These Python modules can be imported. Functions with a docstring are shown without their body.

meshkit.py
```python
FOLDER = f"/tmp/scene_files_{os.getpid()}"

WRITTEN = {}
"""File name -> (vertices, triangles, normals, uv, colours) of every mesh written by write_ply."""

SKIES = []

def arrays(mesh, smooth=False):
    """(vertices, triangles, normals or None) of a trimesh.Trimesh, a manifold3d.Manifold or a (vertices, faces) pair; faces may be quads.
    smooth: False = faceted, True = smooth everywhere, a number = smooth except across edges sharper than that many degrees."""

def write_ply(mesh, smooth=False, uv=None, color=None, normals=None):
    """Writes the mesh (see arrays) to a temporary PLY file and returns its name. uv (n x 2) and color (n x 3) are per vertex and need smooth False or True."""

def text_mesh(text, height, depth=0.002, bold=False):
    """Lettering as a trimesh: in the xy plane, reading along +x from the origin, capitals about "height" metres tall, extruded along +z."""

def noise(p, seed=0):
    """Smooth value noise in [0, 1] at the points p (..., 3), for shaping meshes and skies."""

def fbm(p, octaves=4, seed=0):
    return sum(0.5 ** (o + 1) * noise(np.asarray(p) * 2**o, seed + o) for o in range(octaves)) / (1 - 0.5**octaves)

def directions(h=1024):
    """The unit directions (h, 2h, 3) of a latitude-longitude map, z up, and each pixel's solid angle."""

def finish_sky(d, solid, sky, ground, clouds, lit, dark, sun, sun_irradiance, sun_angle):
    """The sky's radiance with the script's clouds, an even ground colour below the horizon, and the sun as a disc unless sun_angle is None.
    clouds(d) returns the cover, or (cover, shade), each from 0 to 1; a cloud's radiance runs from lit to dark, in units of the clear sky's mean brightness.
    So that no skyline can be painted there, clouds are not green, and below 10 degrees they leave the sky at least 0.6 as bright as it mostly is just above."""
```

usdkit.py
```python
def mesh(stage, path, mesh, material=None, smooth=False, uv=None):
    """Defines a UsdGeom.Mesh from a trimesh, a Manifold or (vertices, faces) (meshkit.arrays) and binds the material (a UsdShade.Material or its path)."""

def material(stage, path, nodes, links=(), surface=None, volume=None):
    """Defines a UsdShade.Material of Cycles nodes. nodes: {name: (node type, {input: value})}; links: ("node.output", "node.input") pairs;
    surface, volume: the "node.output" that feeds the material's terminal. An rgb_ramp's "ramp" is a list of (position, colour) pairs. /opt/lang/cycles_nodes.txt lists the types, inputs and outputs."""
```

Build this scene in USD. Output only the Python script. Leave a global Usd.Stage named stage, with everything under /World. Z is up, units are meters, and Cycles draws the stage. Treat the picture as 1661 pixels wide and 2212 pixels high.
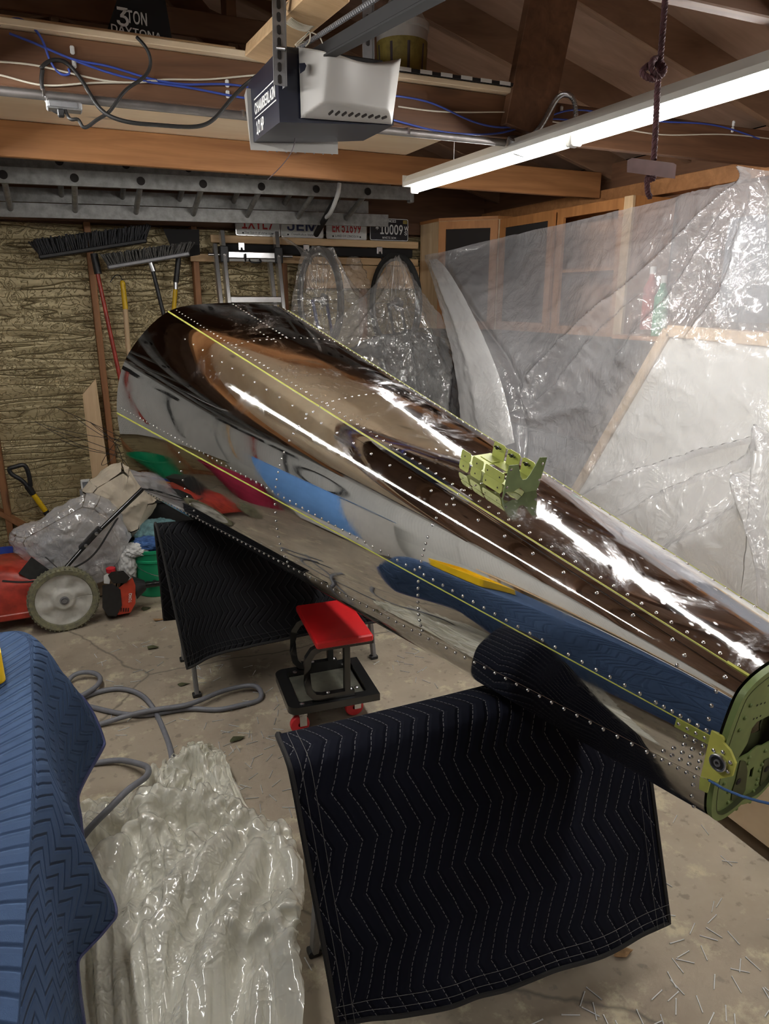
import math, random, numpy as np, trimesh, usdkit, meshkit
import manifold3d as m3
from shapely.geometry import Polygon, Point, LineString
from shapely import contains_xy
from scipy.interpolate import PchipInterpolator, CubicSpline, RectBivariateSpline
from pxr import Usd, UsdGeom, UsdLux, Gf, Sdf, UsdShade

stage = Usd.Stage.CreateInMemory()
UsdGeom.SetStageUpAxis(stage, UsdGeom.Tokens.z); UsdGeom.SetStageMetersPerUnit(stage, 1.0)
UsdGeom.Xform.Define(stage, '/World'); UsdGeom.Scope.Define(stage, '/World/Looks')
random.seed(4); RNG = np.random.default_rng(11)

# ---------------------------------------------------------------- camera, lights, exposure
FPX, CXP, CYP = 1536.0, 830.5, 1106.0
PITCH, YAW, EYE = math.radians(16.6), math.radians(24.2), 1.62
FW = np.array([math.sin(YAW)*math.cos(PITCH), math.cos(YAW)*math.cos(PITCH), -math.sin(PITCH)])
RT = np.array([math.cos(YAW), -math.sin(YAW), 0.0]); UP = np.cross(RT, FW); CAM = np.array([0, 0, EYE])
cam = UsdGeom.Camera.Define(stage, '/World/camera')
cam.CreateHorizontalApertureAttr(24.0); cam.CreateVerticalApertureAttr(24.0*2212/1661)
cam.CreateFocalLengthAttr(24.0*FPX/1661); cam.CreateClippingRangeAttr(Gf.Vec2f(0.05, 100))
M = np.eye(4); M[0, :3], M[1, :3], M[2, :3], M[3, :3] = RT, UP, -FW, CAM
cam.AddTransformOp().Set(Gf.Matrix4d(*M.ravel().tolist()))
cam.CreateExposureAttr(0.9)
TUBE = 48.0           # strength of every fluorescent tube in the garage
# the garage's three strip lights: (x, y at far end, y at near end, z)
STRIPS = [(1.66, 3.36, 0.93, 2.13), (-0.28, 3.36, 0.95, 2.16), (1.66, 0.0, -2.4, 2.13)]

# a pixel's ray met with a plane: real places measured off the photograph
def ray(u, v): return FW + RT*(u-CXP)/FPX - UP*(v-CYP)/FPX
def az(u, v, z=0.0): d = ray(u, v); return CAM + d*(z-EYE)/d[2]
def ax(u, v, x): d = ray(u, v); return CAM + d*x/d[0]
def ay(u, v, y): d = ray(u, v); return CAM + d*y/d[1]
def apl(u, v, p, n): d = ray(u, v); return CAM + d*(np.dot(np.asarray(p, float)-CAM, n)/np.dot(d, n))

# ---------------------------------------------------------------- mesh helpers
V = lambda *a: np.array(a, float)
def cat(*ms):
    l = []
    for m in ms: l += m if isinstance(m, list) else [m]
    return trimesh.util.concatenate(l)
def man(m):
    q = m.to_mesh(); return trimesh.Trimesh(q.vert_properties[:, :3], q.tri_verts, process=False)
def box(lo, hi, b=0.0):
    lo, hi = np.minimum(lo, hi).astype(float), np.maximum(lo, hi).astype(float)
    if b <= 0:
        m = trimesh.creation.box(hi-lo); m.apply_translation((lo+hi)/2); return m
    b = min(b, (hi-lo).min()*0.45); pts = []
    for sx in (0, 1):
        for sy in (0, 1):
            for sz in (0, 1):
                c = np.where([sx, sy, sz], hi, lo); s = np.where([sx, sy, sz], -1, 1)*b
                for k in range(3):
                    q = c+s; q[k] = c[k]; pts.append(q)
    return trimesh.Trimesh(*_hull(pts), process=False)
def _hull(p):
    h = trimesh.convex.convex_hull(np.asarray(p)); return h.vertices, h.faces
def hull(p): return trimesh.Trimesh(*_hull(p), process=False)
def frame(d, up=(0, 0, 1)):
    d = np.asarray(d, float); d = d/np.linalg.norm(d); up = np.asarray(up, float)
    if abs(d @ up)/np.linalg.norm(up) > .98: up = V(0, 1, 0) if abs(d[1]) < .9 else V(1, 0, 0)
    s = np.cross(d, up); s /= np.linalg.norm(s); return d, s, np.cross(s, d)
def bar(a, b, w, h, up=(0, 0, 1), bev=0.0):
    """a box of section w x h from a to b"""
    a, b = np.asarray(a, float), np.asarray(b, float); d, s, u = frame(b-a, up); L = np.linalg.norm(b-a)
    m = box((0, -w/2, -h/2), (L, w/2, h/2), bev); T = np.eye(4); T[:3, 0], T[:3, 1], T[:3, 2], T[:3, 3] = d, -s, u, a
    if np.linalg.det(T[:3, :3]) < 0: T[:3, 1] = s
    m.apply_transform(T); return m
def spline(p, n=60, closed=False):
    p = np.asarray(p, float)
    if closed: p = np.vstack([p, p[:1]])
    t = np.r_[0, np.cumsum(np.linalg.norm(np.diff(p, axis=0), axis=1)+1e-9)]
    return CubicSpline(t, p, bc_type='periodic' if closed else 'natural')(np.linspace(0, t[-1], n))
def tube(p, r, n=8, caps=True, closed=False):
    p = np.asarray(p, float); k = len(p); r = np.broadcast_to(r, k)
    tg = np.gradient(p, axis=0)
    if closed: tg = np.roll(p, -1, 0)-np.roll(p, 1, 0)
    tg /= np.linalg.norm(tg, axis=1)[:, None]+1e-12
    s = frame(tg[0])[1]; rings = []
    for i in range(k):
        s = s-tg[i]*(s@tg[i]); s /= np.linalg.norm(s)+1e-12; u = np.cross(s, tg[i])
        a = np.linspace(0, 2*np.pi, n, endpoint=False)
        rings.append(p[i]+r[i]*(np.cos(a)[:, None]*s+np.sin(a)[:, None]*u))
    v = np.vstack(rings); f = []
    m = k if closed else k-1
    i, j = np.meshgrid(np.arange(m), np.arange(n), indexing='ij'); i, j = i.ravel(), j.ravel(); i2, j2 = (i+1) % k, (j+1) % n
    a, b, c, d = i*n+j, i*n+j2, i2*n+j2, i2*n+j
    f = np.vstack([np.stack([a, b, c], 1), np.stack([a, c, d], 1)])
    if caps and not closed:
        v = np.vstack([v, p[0], p[-1]]); q = np.arange(n); q2 = (q+1) % n; e = len(v)
        f = np.vstack([f, np.stack([np.full(n, e-2), q2, q], 1), np.stack([np.full(n, e-1), (k-1)*n+q, (k-1)*n+q2], 1)])
    return trimesh.Trimesh(v, f, process=False)
def rod(a, b, r, n=12): return tube([a, b], r, n)
def lathe(prof, n=32, at=(0, 0, 0), axis=(0, 0, 1)):
    """(radius, height) profile turned about an axis"""
    pr = np.asarray(prof, float); a = np.linspace(0, 2*np.pi, n, endpoint=False); d, s, u = frame(axis, (0, 1, 0) if abs(axis[1]) < .9 else (1, 0, 0))
    v = (pr[:, None, 0, None]*(np.cos(a)[:, None]*s+np.sin(a)[:, None]*u)[None]+pr[:, None, 1, None]*d).reshape(-1, 3)+np.asarray(at, float)
    k = len(pr); i, j = np.meshgrid(np.arange(k-1), np.arange(n), indexing='ij'); i, j = i.ravel(), j.ravel(); j2 = (j+1) % n
    A, B, C, D = i*n+j, i*n+j2, (i+1)*n+j2, (i+1)*n+j
    m = trimesh.Trimesh(v, np.vstack([np.stack([A, B, C], 1), np.stack([A, C, D], 1)]), process=False)
    return m
def grid(P, thick=0.0, uv=False):
    """a surface from an (r, c, 3) array of points"""
    r, c = P.shape[:2]; i, j = np.meshgrid(np.arange(r-1), np.arange(c-1), indexing='ij'); i, j = i.ravel(), j.ravel()
    a, b, d, e = i*c+j, i*c+j+1, (i+1)*c+j+1, (i+1)*c+j
    f = np.vstack([np.stack([a, b, d], 1), np.stack([a, d, e], 1)]); v = P.reshape(-1, 3)
    if thick:
        n = np.zeros_like(v); fn = np.cross(v[f[:, 1]]-v[f[:, 0]], v[f[:, 2]]-v[f[:, 0]])
        for k in range(3): np.add.at(n, f[:, k], fn)
        n /= np.linalg.norm(n, axis=1)[:, None]+1e-12; N = len(v)
        bd = np.r_[np.arange(c), np.arange(1, r)*c+c-1, (r-1)*c+np.arange(c-2, -1, -1), np.arange(r-2, 0, -1)*c]
        b2 = np.roll(bd, -1); v = np.vstack([v, v-n*thick])
        f = np.vstack([f, f[:, ::-1]+N, np.stack([bd, bd+N, b2+N], 1), np.stack([bd, b2+N, b2], 1)])
    return trimesh.Trimesh(v, f, process=False)
def prism(poly, h, T=None):
    m = trimesh.creation.extrude_polygon(poly, h, engine='earcut')
    if T is not None: m.apply_transform(T)
    return m
def basis(o, x, y):
    x = np.asarray(x, float)/np.linalg.norm(x); y = np.asarray(y, float); y = y-x*(x@y); y /= np.linalg.norm(y)
    T = np.eye(4); T[:3, 0], T[:3, 1], T[:3, 2], T[:3, 3] = x, y, np.cross(x, y), o; return T
def moved(m, T): m = m.copy(); m.apply_transform(T); return m
def text(s, h, o, x, y, bold=True, depth=.0006, width=None, centre=False):
    m = meshkit.text_mesh(s, h, depth, bold)
    w = m.bounds[1][0]-m.bounds[0][0]
    m.apply_translation((-m.bounds[0][0], 0, 0))
    if width: m.apply_scale((width/w, 1, 1)); w = width
    if centre: m.apply_translation((-w/2, 0, 0))
    m.apply_transform(basis(o, x, y)); return m
def fbm(p, o=4, s=0): return meshkit.fbm(p, o, s)
def rr(w, h, r):
    """rounded rectangle centred on the origin"""
    return Polygon([(-w/2+r, -h/2+r), (w/2-r, -h/2+r), (w/2-r, h/2-r), (-w/2+r, h/2-r)]).buffer(r, 6)

# ---------------------------------------------------------------- prims
used, mats, place = {}, {}, {}
def numbered(parent, n):
    k = used.get((parent, n), 0); used[(parent, n)] = k+1
    return n if k == 0 else f'{n}_{k:03d}'
def tag(p, label=None, category=None, group=None, kind=None):
    for k, v in (('label', label), ('category', category), ('group', group), ('kind', kind)):
        if v: p.SetCustomDataByKey(k, v)
def thing(name, label=None, category=None, loc=(0, 0, 0), rotz=0.0, group=None, kind=None):
    path = '/World/'+numbered('/World', name); x = UsdGeom.Xform.Define(stage, path)
    x.AddTranslateOp().Set(Gf.Vec3d(*map(float, loc))); x.AddRotateZOp().Set(float(math.degrees(rotz)))
    c, s = math.cos(rotz), math.sin(rotz); T = np.eye(4); T[:2, :2] = [[c, -s], [s, c]]; T[:3, 3] = loc
    place[path] = T; tag(x.GetPrim(), label, category, group, kind); return path
def part(parent, name, mesh, mat, smooth=35, label=None, kind=None, uv=None):
    """a mesh given in world coordinates, stored in its thing's own"""
    if isinstance(mesh, list): mesh = cat(*mesh)
    T = place.get(parent, np.eye(4)); m = moved(mesh, np.linalg.inv(T))
    path = parent+'/'+numbered(parent, name)
    usdkit.mesh(stage, path, m, mats[mat], smooth=smooth, uv=uv); place[path] = T
    tag(stage.GetPrimAtPath(path), label, kind=kind); return path
def single(name, mesh, mat, label=None, category=None, group=None, kind=None, smooth=35, uv=None):
    if isinstance(mesh, list): mesh = cat(*mesh)
    path = '/World/'+numbered('/World', name); usdkit.mesh(stage, path, mesh, mats[mat], smooth=smooth, uv=uv)
    place[path] = np.eye(4); tag(stage.GetPrimAtPath(path), label, category, group, kind); return path
def copy_of(src, loc, rot=(0, 0, 0), label=None, scale=None):
    """the same thing once more under the next number"""
    base = src.rsplit('/', 1)[1]; path = '/World/'+numbered('/World', base); x = UsdGeom.Xform.Define(stage, path)
    p = x.GetPrim(); p.GetReferences().AddInternalReference(src); p.SetInstanceable(True); x.ClearXformOpOrder()
    x.AddTranslateOp().Set(Gf.Vec3d(*map(float, loc))); x.AddRotateXYZOp().Set(Gf.Vec3f(*map(float, rot)))
    cd = stage.GetPrimAtPath(src).GetCustomData(); tag(p, label or cd.get('label'), cd.get('category'), cd.get('group'))
    return path

# ---------------------------------------------------------------- materials
def mat(name, nodes, links, surface='p.BSDF'):
    mats[name] = usdkit.material(stage, '/World/Looks/'+name, nodes, links, surface=surface); return name
def plain(name, col, rough=.5, metal=0.0, var=0.0, scale=30, bump=0.0, bscale=None, spec=.5, stretch=(1, 1, 1), dist=.002, coat=0.0, col2=None, sheen=0.0, detail=4, lo=.35, hi=.65):
    """principled with a noise between two tones and a noise bump"""
    col = np.asarray(col, float); c2 = np.asarray(col2, float) if col2 is not None else col*(1-var)
    n = {'tc': ('texture_coordinate', {}), 'mp': ('mapping', {'scale': stretch}), 'p': ('principled_bsdf', {'roughness': rough, 'metallic': metal, 'specular_ior_level': spec, 'base_color': tuple(col), 'coat_weight': coat, 'sheen_weight': sheen})}
    l = [('tc.object', 'mp.vector')]
    if var or col2 is not None:
        n['n'] = ('noise_texture', {'scale': scale, 'detail': float(detail), 'roughness': .6}); n['r'] = ('rgb_ramp', {'ramp': [(lo, tuple(c2)), (hi, tuple(col))]})
        l += [('mp.vector', 'n.vector'), ('n.fac', 'r.fac'), ('r.color', 'p.base_color')]
    if bump:
        n['bn'] = ('noise_texture', {'scale': bscale or scale, 'detail': 5.0, 'roughness': .6}); n['b'] = ('bump', {'strength': bump, 'distance': dist})
        l += [('mp.vector', 'bn.vector'), ('bn.fac', 'b.height'), ('b.normal', 'p.normal')]
    return mat(name, n, l)
def wood(name, a, b, grain=14, stretch=(1, 12, 12), rough=.6, knots=None):
    """grain running along the axis whose stretch is small, a few knots"""
    n = {'tc': ('texture_coordinate', {}), 'mp': ('mapping', {'scale': stretch}), 'n': ('noise_texture', {'scale': grain/10, 'detail': 6.0, 'roughness': .65, 'distortion': .6}),
         'r': ('rgb_ramp', {'ramp': [(.3, b), (.5, tuple((np.array(a)+b)/2)), (.68, a)]}),
         'v': ('voronoi_texture', {'scale': 1.6, 'randomness': 1.0}), 'mk': ('mapping', {'scale': tuple(np.where(np.array(stretch) < 3, .9, 3.2))}), 'kr': ('rgb_ramp', {'ramp': [(.05, (1, 1, 1)), (.14, (0, 0, 0))]}),
         'm': ('mix', {'color2': knots or tuple(np.array(b)*.35)}), 'p': ('principled_bsdf', {'roughness': rough}), 'b': ('bump', {'strength': .25, 'distance': .002})}
    l = [('tc.object', 'mp.vector'), ('mp.vector', 'n.vector'), ('n.fac', 'r.fac'), ('tc.object', 'mk.vector'), ('mk.vector', 'v.vector'), ('v.distance', 'kr.fac'), ('kr.color', 'm.fac'), ('r.color', 'm.color1'), ('m.color', 'p.base_color'), ('n.fac', 'b.height'), ('b.normal', 'p.normal')]
    return mat(name, n, l)
def emit(name, col, s): return mat(name, {'e': ('emission', {'color': col, 'strength': s})}, [], 'e.emission')
def film(name, tint, haze, rough=.16, creases=9, bump=.12, gl=1.0, trans=.42):
    """thin polythene: part clear, part milky, with fine creases that glint"""
    n = {'tc': ('texture_coordinate', {}), 'n': ('noise_texture', {'scale': creases*.6, 'detail': 4.0, 'roughness': .55, 'distortion': .7}), 'rr': ('rgb_ramp', {'ramp': [(.43, (0, 0, 0)), (.5, (1, 1, 1)), (.57, (0, 0, 0))]}), 'ma': ('mapping', {'scale': (1.6, 1.6, .5), 'rotation': (.5, .2, .3)}), 'na': ('noise_texture', {'scale': creases*.75, 'detail': 3.0, 'roughness': .5, 'distortion': .4}), 'ra': ('rgb_ramp', {'ramp': [(.44, (0, 0, 0)), (.5, (1, 1, 1)), (.56, (0, 0, 0))]}), 'sm': ('math', {'math_type': 'add'}), 'n2': ('noise_texture', {'scale': creases*.16, 'detail': 2.0}), 'mk': ('map_range', {'from_min': .42, 'from_max': .62, 'to_min': .1, 'to_max': 1., 'clamp': True}), 'hh': ('math', {'math_type': 'multiply'}),
         'b': ('bump', {'strength': bump, 'distance': .03}), 't': ('transparent_bsdf', {}), 'd': ('diffuse_bsdf', {'color': tint}), 'tl': ('translucent_bsdf', {'color': tint}),
         'dm': ('mix_closure', {'fac': trans}), 'hz': ('noise_texture', {'scale': 2.1, 'detail': 3.0}), 'hr': ('map_range', {'from_min': .3, 'from_max': .7, 'to_min': haze*.8, 'to_max': min(1, haze*1.2), 'clamp': True}),
         'm': ('mix_closure', {}), 'g': ('glossy_bsdf', {'color': (1, 1, 1), 'roughness': rough}), 'fr': ('layer_weight', {'blend': .5}), 'fp': ('math', {'math_type': 'power', 'value2': 3.5}), 'fm': ('math', {'math_type': 'multiply_add', 'value2': .5*gl, 'value3': .05*gl, 'use_clamp': True}), 'o': ('mix_closure', {})}
    l = [('tc.object', 'n.vector'), ('n.fac', 'rr.fac'), ('tc.object', 'n2.vector'), ('n2.fac', 'mk.value'), ('rr.color', 'sm.value1'), ('tc.object', 'ma.vector'), ('ma.vector', 'na.vector'), ('na.fac', 'ra.fac'), ('ra.color', 'sm.value2'), ('sm.value', 'hh.value1'), ('mk.result', 'hh.value2'), ('hh.value', 'b.height'), ('b.normal', 'g.normal'), ('b.normal', 'd.normal'),
         ('d.BSDF', 'dm.closure1'), ('tl.BSDF', 'dm.closure2'), ('tc.object', 'hz.vector'), ('hz.fac', 'hr.value'), ('hr.result', 'm.fac'), ('t.BSDF', 'm.closure1'), ('dm.closure', 'm.closure2'), ('fr.facing', 'fp.value1'), ('fp.value', 'fm.value1'), ('fm.value', 'o.fac'), ('m.closure', 'o.closure1'), ('g.BSDF', 'o.closure2')]
    return mat(name, n, l, 'o.closure')
def quilt(name, cloth, thread, rough=.85, amp=.045, period=.22, space=.032, bump=.8, dash=True, sw=.05, dark=.75):
    """moving blanket: zigzag rows of stitching that pull the padding in; st in metres"""
    n = {'uv': ('texture_coordinate', {}), 's': ('separate_xyz', {}), 'wn': ('noise_texture', {'scale': 5., 'detail': 2.}), 'pp': ('math', {'math_type': 'pingpong', 'value2': period/2}), 'am': ('math', {'math_type': 'multiply_add', 'value2': amp*4/period*.5}),
         'wa': ('math', {'math_type': 'multiply_add', 'value2': .03}), 'dv': ('math', {'math_type': 'divide', 'value2': space}), 'fr': ('math', {'math_type': 'fraction'}), 'cn': ('math', {'math_type': 'subtract', 'value2': .5}), 'ab': ('math', {'math_type': 'absolute'}),
         'ht': ('map_range', {'range_type': 'smoothstep', 'from_min': .5, 'from_max': .22, 'to_min': 0., 'to_max': 1.}),
         'st': ('math', {'math_type': 'greater_than', 'value2': .5-sw}), 'da': ('math', {'math_type': 'divide', 'value2': .011}), 'df': ('math', {'math_type': 'fraction'}), 'dg': ('math', {'math_type': 'less_than', 'value2': .68 if dash else 2.}), 'mu': ('math', {'math_type': 'multiply'}),
         'cl': ('noise_texture', {'scale': 7., 'detail': 4.}), 'cr': ('rgb_ramp', {'ramp': [(.35, tuple(np.array(cloth)*dark)), (.65, cloth)]}), 'm': ('mix', {'color2': thread}),
         'fn': ('noise_texture', {'scale': 900., 'detail': 2.}), 'fa': ('math', {'math_type': 'multiply_add', 'value2': .06}), 'b': ('bump', {'strength': bump, 'distance': .006}), 'p': ('principled_bsdf', {'roughness': rough, 'specular_ior_level': .15, 'sheen_weight': .0})}
    l = [('uv.UV', 's.vector'), ('uv.UV', 'wn.vector'), ('s.y', 'pp.value1'), ('pp.value', 'am.value1'), ('s.x', 'am.value3'), ('wn.fac', 'wa.value1'), ('am.value', 'wa.value3'), ('wa.value', 'dv.value1'), ('dv.value', 'fr.value1'), ('fr.value', 'cn.value1'), ('cn.value', 'ab.value1'),
         ('ab.value', 'ht.value'), ('ab.value', 'st.value1'), ('s.y', 'da.value1'), ('da.value', 'df.value1'), ('df.value', 'dg.value1'), ('st.value', 'mu.value1'), ('dg.value', 'mu.value2'), ('uv.object', 'cl.vector'), ('cl.fac', 'cr.fac'), ('cr.color', 'm.color1'), ('mu.value', 'm.fac'), ('m.color', 'p.base_color'),
         ('uv.object', 'fn.vector'), ('fn.fac', 'fa.value1'), ('ht.result', 'fa.value3'), ('fa.value', 'b.height'), ('b.normal', 'p.normal')]
    return mat(name, n, l)

# polished aluminium: clean mirror with smears, scratches and a little oil-canning
def alu(name, smear=.25, base=.05, wav=.12, col=(.80, .80, .79)):
    n = {'tc': ('texture_coordinate', {}), 'n': ('noise_texture', {'scale': 5., 'detail': 8., 'roughness': .72, 'distortion': .8}), 'r': ('map_range', {'from_min': .48, 'from_max': .72, 'to_min': base, 'to_max': base+smear, 'clamp': True}),
         'mp': ('mapping', {'scale': (30., 2.2, 30.), 'rotation': (0., 0., .14)}), 'sc': ('noise_texture', {'scale': 6., 'detail': 6., 'roughness': .8}), 'sr': ('map_range', {'from_min': .55, 'from_max': .8, 'to_min': 0., 'to_max': smear*.5, 'clamp': True}), 'ad': ('math', {'math_type': 'add'}), 'vm': ('mapping', {'scale': (1., .55, 1.)}), 'vo': ('voronoi_texture', {'scale': 62., 'randomness': 1.}), 'vr': ('map_range', {'from_min': .24, 'from_max': .14, 'to_min': 0., 'to_max': .13, 'clamp': True}), 'vn': ('noise_texture', {'scale': 3.4, 'detail': 2.}), 'vk': ('map_range', {'from_min': .50, 'from_max': .60, 'to_min': 0., 'to_max': smear*3.2, 'clamp': True}), 'vx': ('math', {'math_type': 'multiply'}), 'a2': ('math', {'math_type': 'add'}),
         'w': ('noise_texture', {'scale': 3.2, 'detail': 2.}), 'b': ('bump', {'strength': wav, 'distance': .01}), 'dn': ('noise_texture', {'scale': 9., 'detail': 6., 'roughness': .7}), 'dr': ('rgb_ramp', {'ramp': [(.3, tuple(np.array(col)*.86)), (.6, col)]}), 'p': ('principled_bsdf', {'metallic': 1.})}
    l = [('tc.object', 'n.vector'), ('n.fac', 'r.value'), ('tc.object', 'mp.vector'), ('mp.vector', 'sc.vector'), ('sc.fac', 'sr.value'), ('r.result', 'ad.value1'), ('sr.result', 'ad.value2'), ('tc.object', 'vm.vector'), ('vm.vector', 'vo.vector'), ('vo.distance', 'vr.value'), ('tc.object', 'vn.vector'), ('vn.fac', 'vk.value'), ('vr.result', 'vx.value1'), ('vk.result', 'vx.value2'), ('ad.value', 'a2.value1'), ('vx.value', 'a2.value2'), ('a2.value', 'p.roughness'), ('tc.object', 'w.vector'), ('w.fac', 'b.height'), ('b.normal', 'p.normal'), ('tc.object', 'dn.vector'), ('dn.fac', 'dr.fac'), ('dr.color', 'p.base_color')]
    return mat(name, n, l)
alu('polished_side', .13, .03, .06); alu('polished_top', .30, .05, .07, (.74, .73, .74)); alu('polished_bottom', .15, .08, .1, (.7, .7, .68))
plain('rivet_metal', (.85, .85, .85), .18, 1.0)
plain('zinc', (.72, .73, .74), .28, 1.0, .15, 40); plain('stem_metal', (.80, .81, .82), .32, .55); plain('dull_alu', (.34, .335, .32), .5, .6, .35, 22, .15); plain('bright_alu', (.82, .83, .84), .25, .9, .1, 20)
plain('primer_yellow', (.50, .50, .10), .45, 0, .12, 30); plain('primer_green', (.17, .23, .075), .5, 0, .2, 22); plain('primer_dark', (.05, .06, .02), .6); plain('primer_olive', (.36, .40, .09), .45, .1, .15, 25)
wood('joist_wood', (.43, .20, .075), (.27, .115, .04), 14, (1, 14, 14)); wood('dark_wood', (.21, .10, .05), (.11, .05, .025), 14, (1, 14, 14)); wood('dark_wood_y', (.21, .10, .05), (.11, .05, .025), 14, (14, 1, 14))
wood('rafter_wood', (.34, .20, .12), (.19, .105, .06), 14, (2, 14, 8)); wood('sheathing', (.44, .28, .20), (.27, .165, .11), 10, (2, 9, 4), .75); wood('ply_pale', (.93, .78, .56), (.80, .61, .40), 9, (1, 7, 7), .55)
wood('pine_x', (.76, .53, .30), (.57, .36, .18), 14, (1, 14, 14)); wood('pine_z', (.74, .55, .34), (.56, .37, .20), 14, (14, 14, 1)); wood('pine_y', (.74, .55, .34), (.56, .37, .20), 14, (14, 1, 14))
wood('stud_wood', (.42, .20, .085), (.25, .105, .045), 14, (14, 14, 1)); wood('cab_wood', (.50, .22, .07), (.34, .135, .04), 14, (14, 14, 1.5)); wood('cab_wood_y', (.50, .22, .07), (.34, .135, .04), 14, (14, 1.5, 14))
plain('black_paint', (.012, .012, .012), .22, 0, coat=.4); plain('black_plastic', (.02, .02, .021), .45, 0, .3, 60); plain('black_matte', (.012, .011, .011), .8); plain('rubber', (.03, .03, .028), .8, 0, .4, 40, .3)
plain('dark_void', (.018, .014, .012), .9); plain('red_vinyl', (.62, .012, .015), .38, 0, .06, 60, .1, 200); plain('red_paint', (.46, .045, .025), .35, 0, .45, 16, .1); plain('orange_red', (.60, .065, .03), .4, 0, .2, 30)
plain('caster_red', (.60, .02, .03), .45); plain('yellow_paint', (.80, .50, .01), .4, 0, .15, 20); plain('yellow_plastic', (.82, .52, .01), .35); plain('white_plastic', (.78, .78, .76), .4, 0, .06, 10); plain('lens_grey', (.38, .365, .34), .42, 0, .04, 8, spec=.4)
plain('opener_navy', (.012, .014, .028), .3); plain('white_print', (.82, .82, .80), .5); plain('black_print', (.02, .02, .03), .5); plain('red_print', (.5, .03, .03), .5); plain('navy_print', (.05, .06, .16), .5)
plain('grey_steel', (.28, .28, .29), .45, .6, .15, 30); plain('conduit', (.25, .23, .22), .5, .7, .3, 12); plain('box_steel', (.52, .53, .54), .38, .7, .1, 30)
plain('hose_grey', (.17, .175, .20), .55, 0, .15, 30); plain('blue_cable', (.05, .09, .42), .45); plain('white_cable', (.68, .63, .52), .5); plain('black_cable', (.022, .021, .02), .5); plain('steel_wire', (.10, .10, .105), .35, .9)
plain('white_wall', (.70, .70, .66), .8, 0, .05, 4); plain('rear_wall', (.42, .40, .37), .85, 0, .2, 3); plain('green_plastic', (.01, .30, .13), .35, 0, .1, 6); plain('blue_plastic', (.015, .05, .35), .4); plain('red_cloth', (.42, .02, .07), .8, 0, .3, 9)
plain('canvas', (.62, .54, .42), .9, 0, .12, 14, .5, 60); plain('teal_towel', (.16, .30, .32), .95, 0, .35, 40, .9, 120); plain('blue_towel', (.06, .14, .36), .95, 0, .35, 40, .9, 120); plain('white_towel', (.72, .72, .70), .95, 0, .12, 40, .9, 120)
plain('bristle_grey', (.15, .145, .135), .8, 0, .4, 90); plain('bristle_black', (.06, .06, .065), .7, 0, .4, 90); plain('wheel_plastic', (.55, .54, .49), .55, 0, .2, 20); plain('tyre_grass', (.13, .125, .09), .9, 0, .5, 45, .8, 90, col2=(.22, .21, .12)); plain('rope_wine', (.10, .035, .04), .8, 0, .5, 60); plain('wine_wood', (.17, .07, .065), .55, 0, .3, 15)
plain('shop_cloth_blue', (.12, .28, .60), .9, 0, .1, 8); plain('fixture_white', (.78, .77, .71), .45); plain('plate_white', (.72, .73, .70), .4, 0, .08, 25); plain('plate_black', (.015, .015, .02), .35); plain('leaf_brown', (.30, .17, .07), .8, 0, .4, 40); plain('leaf_dark', (.07, .075, .03), .9, 0, .4, 40)
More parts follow.
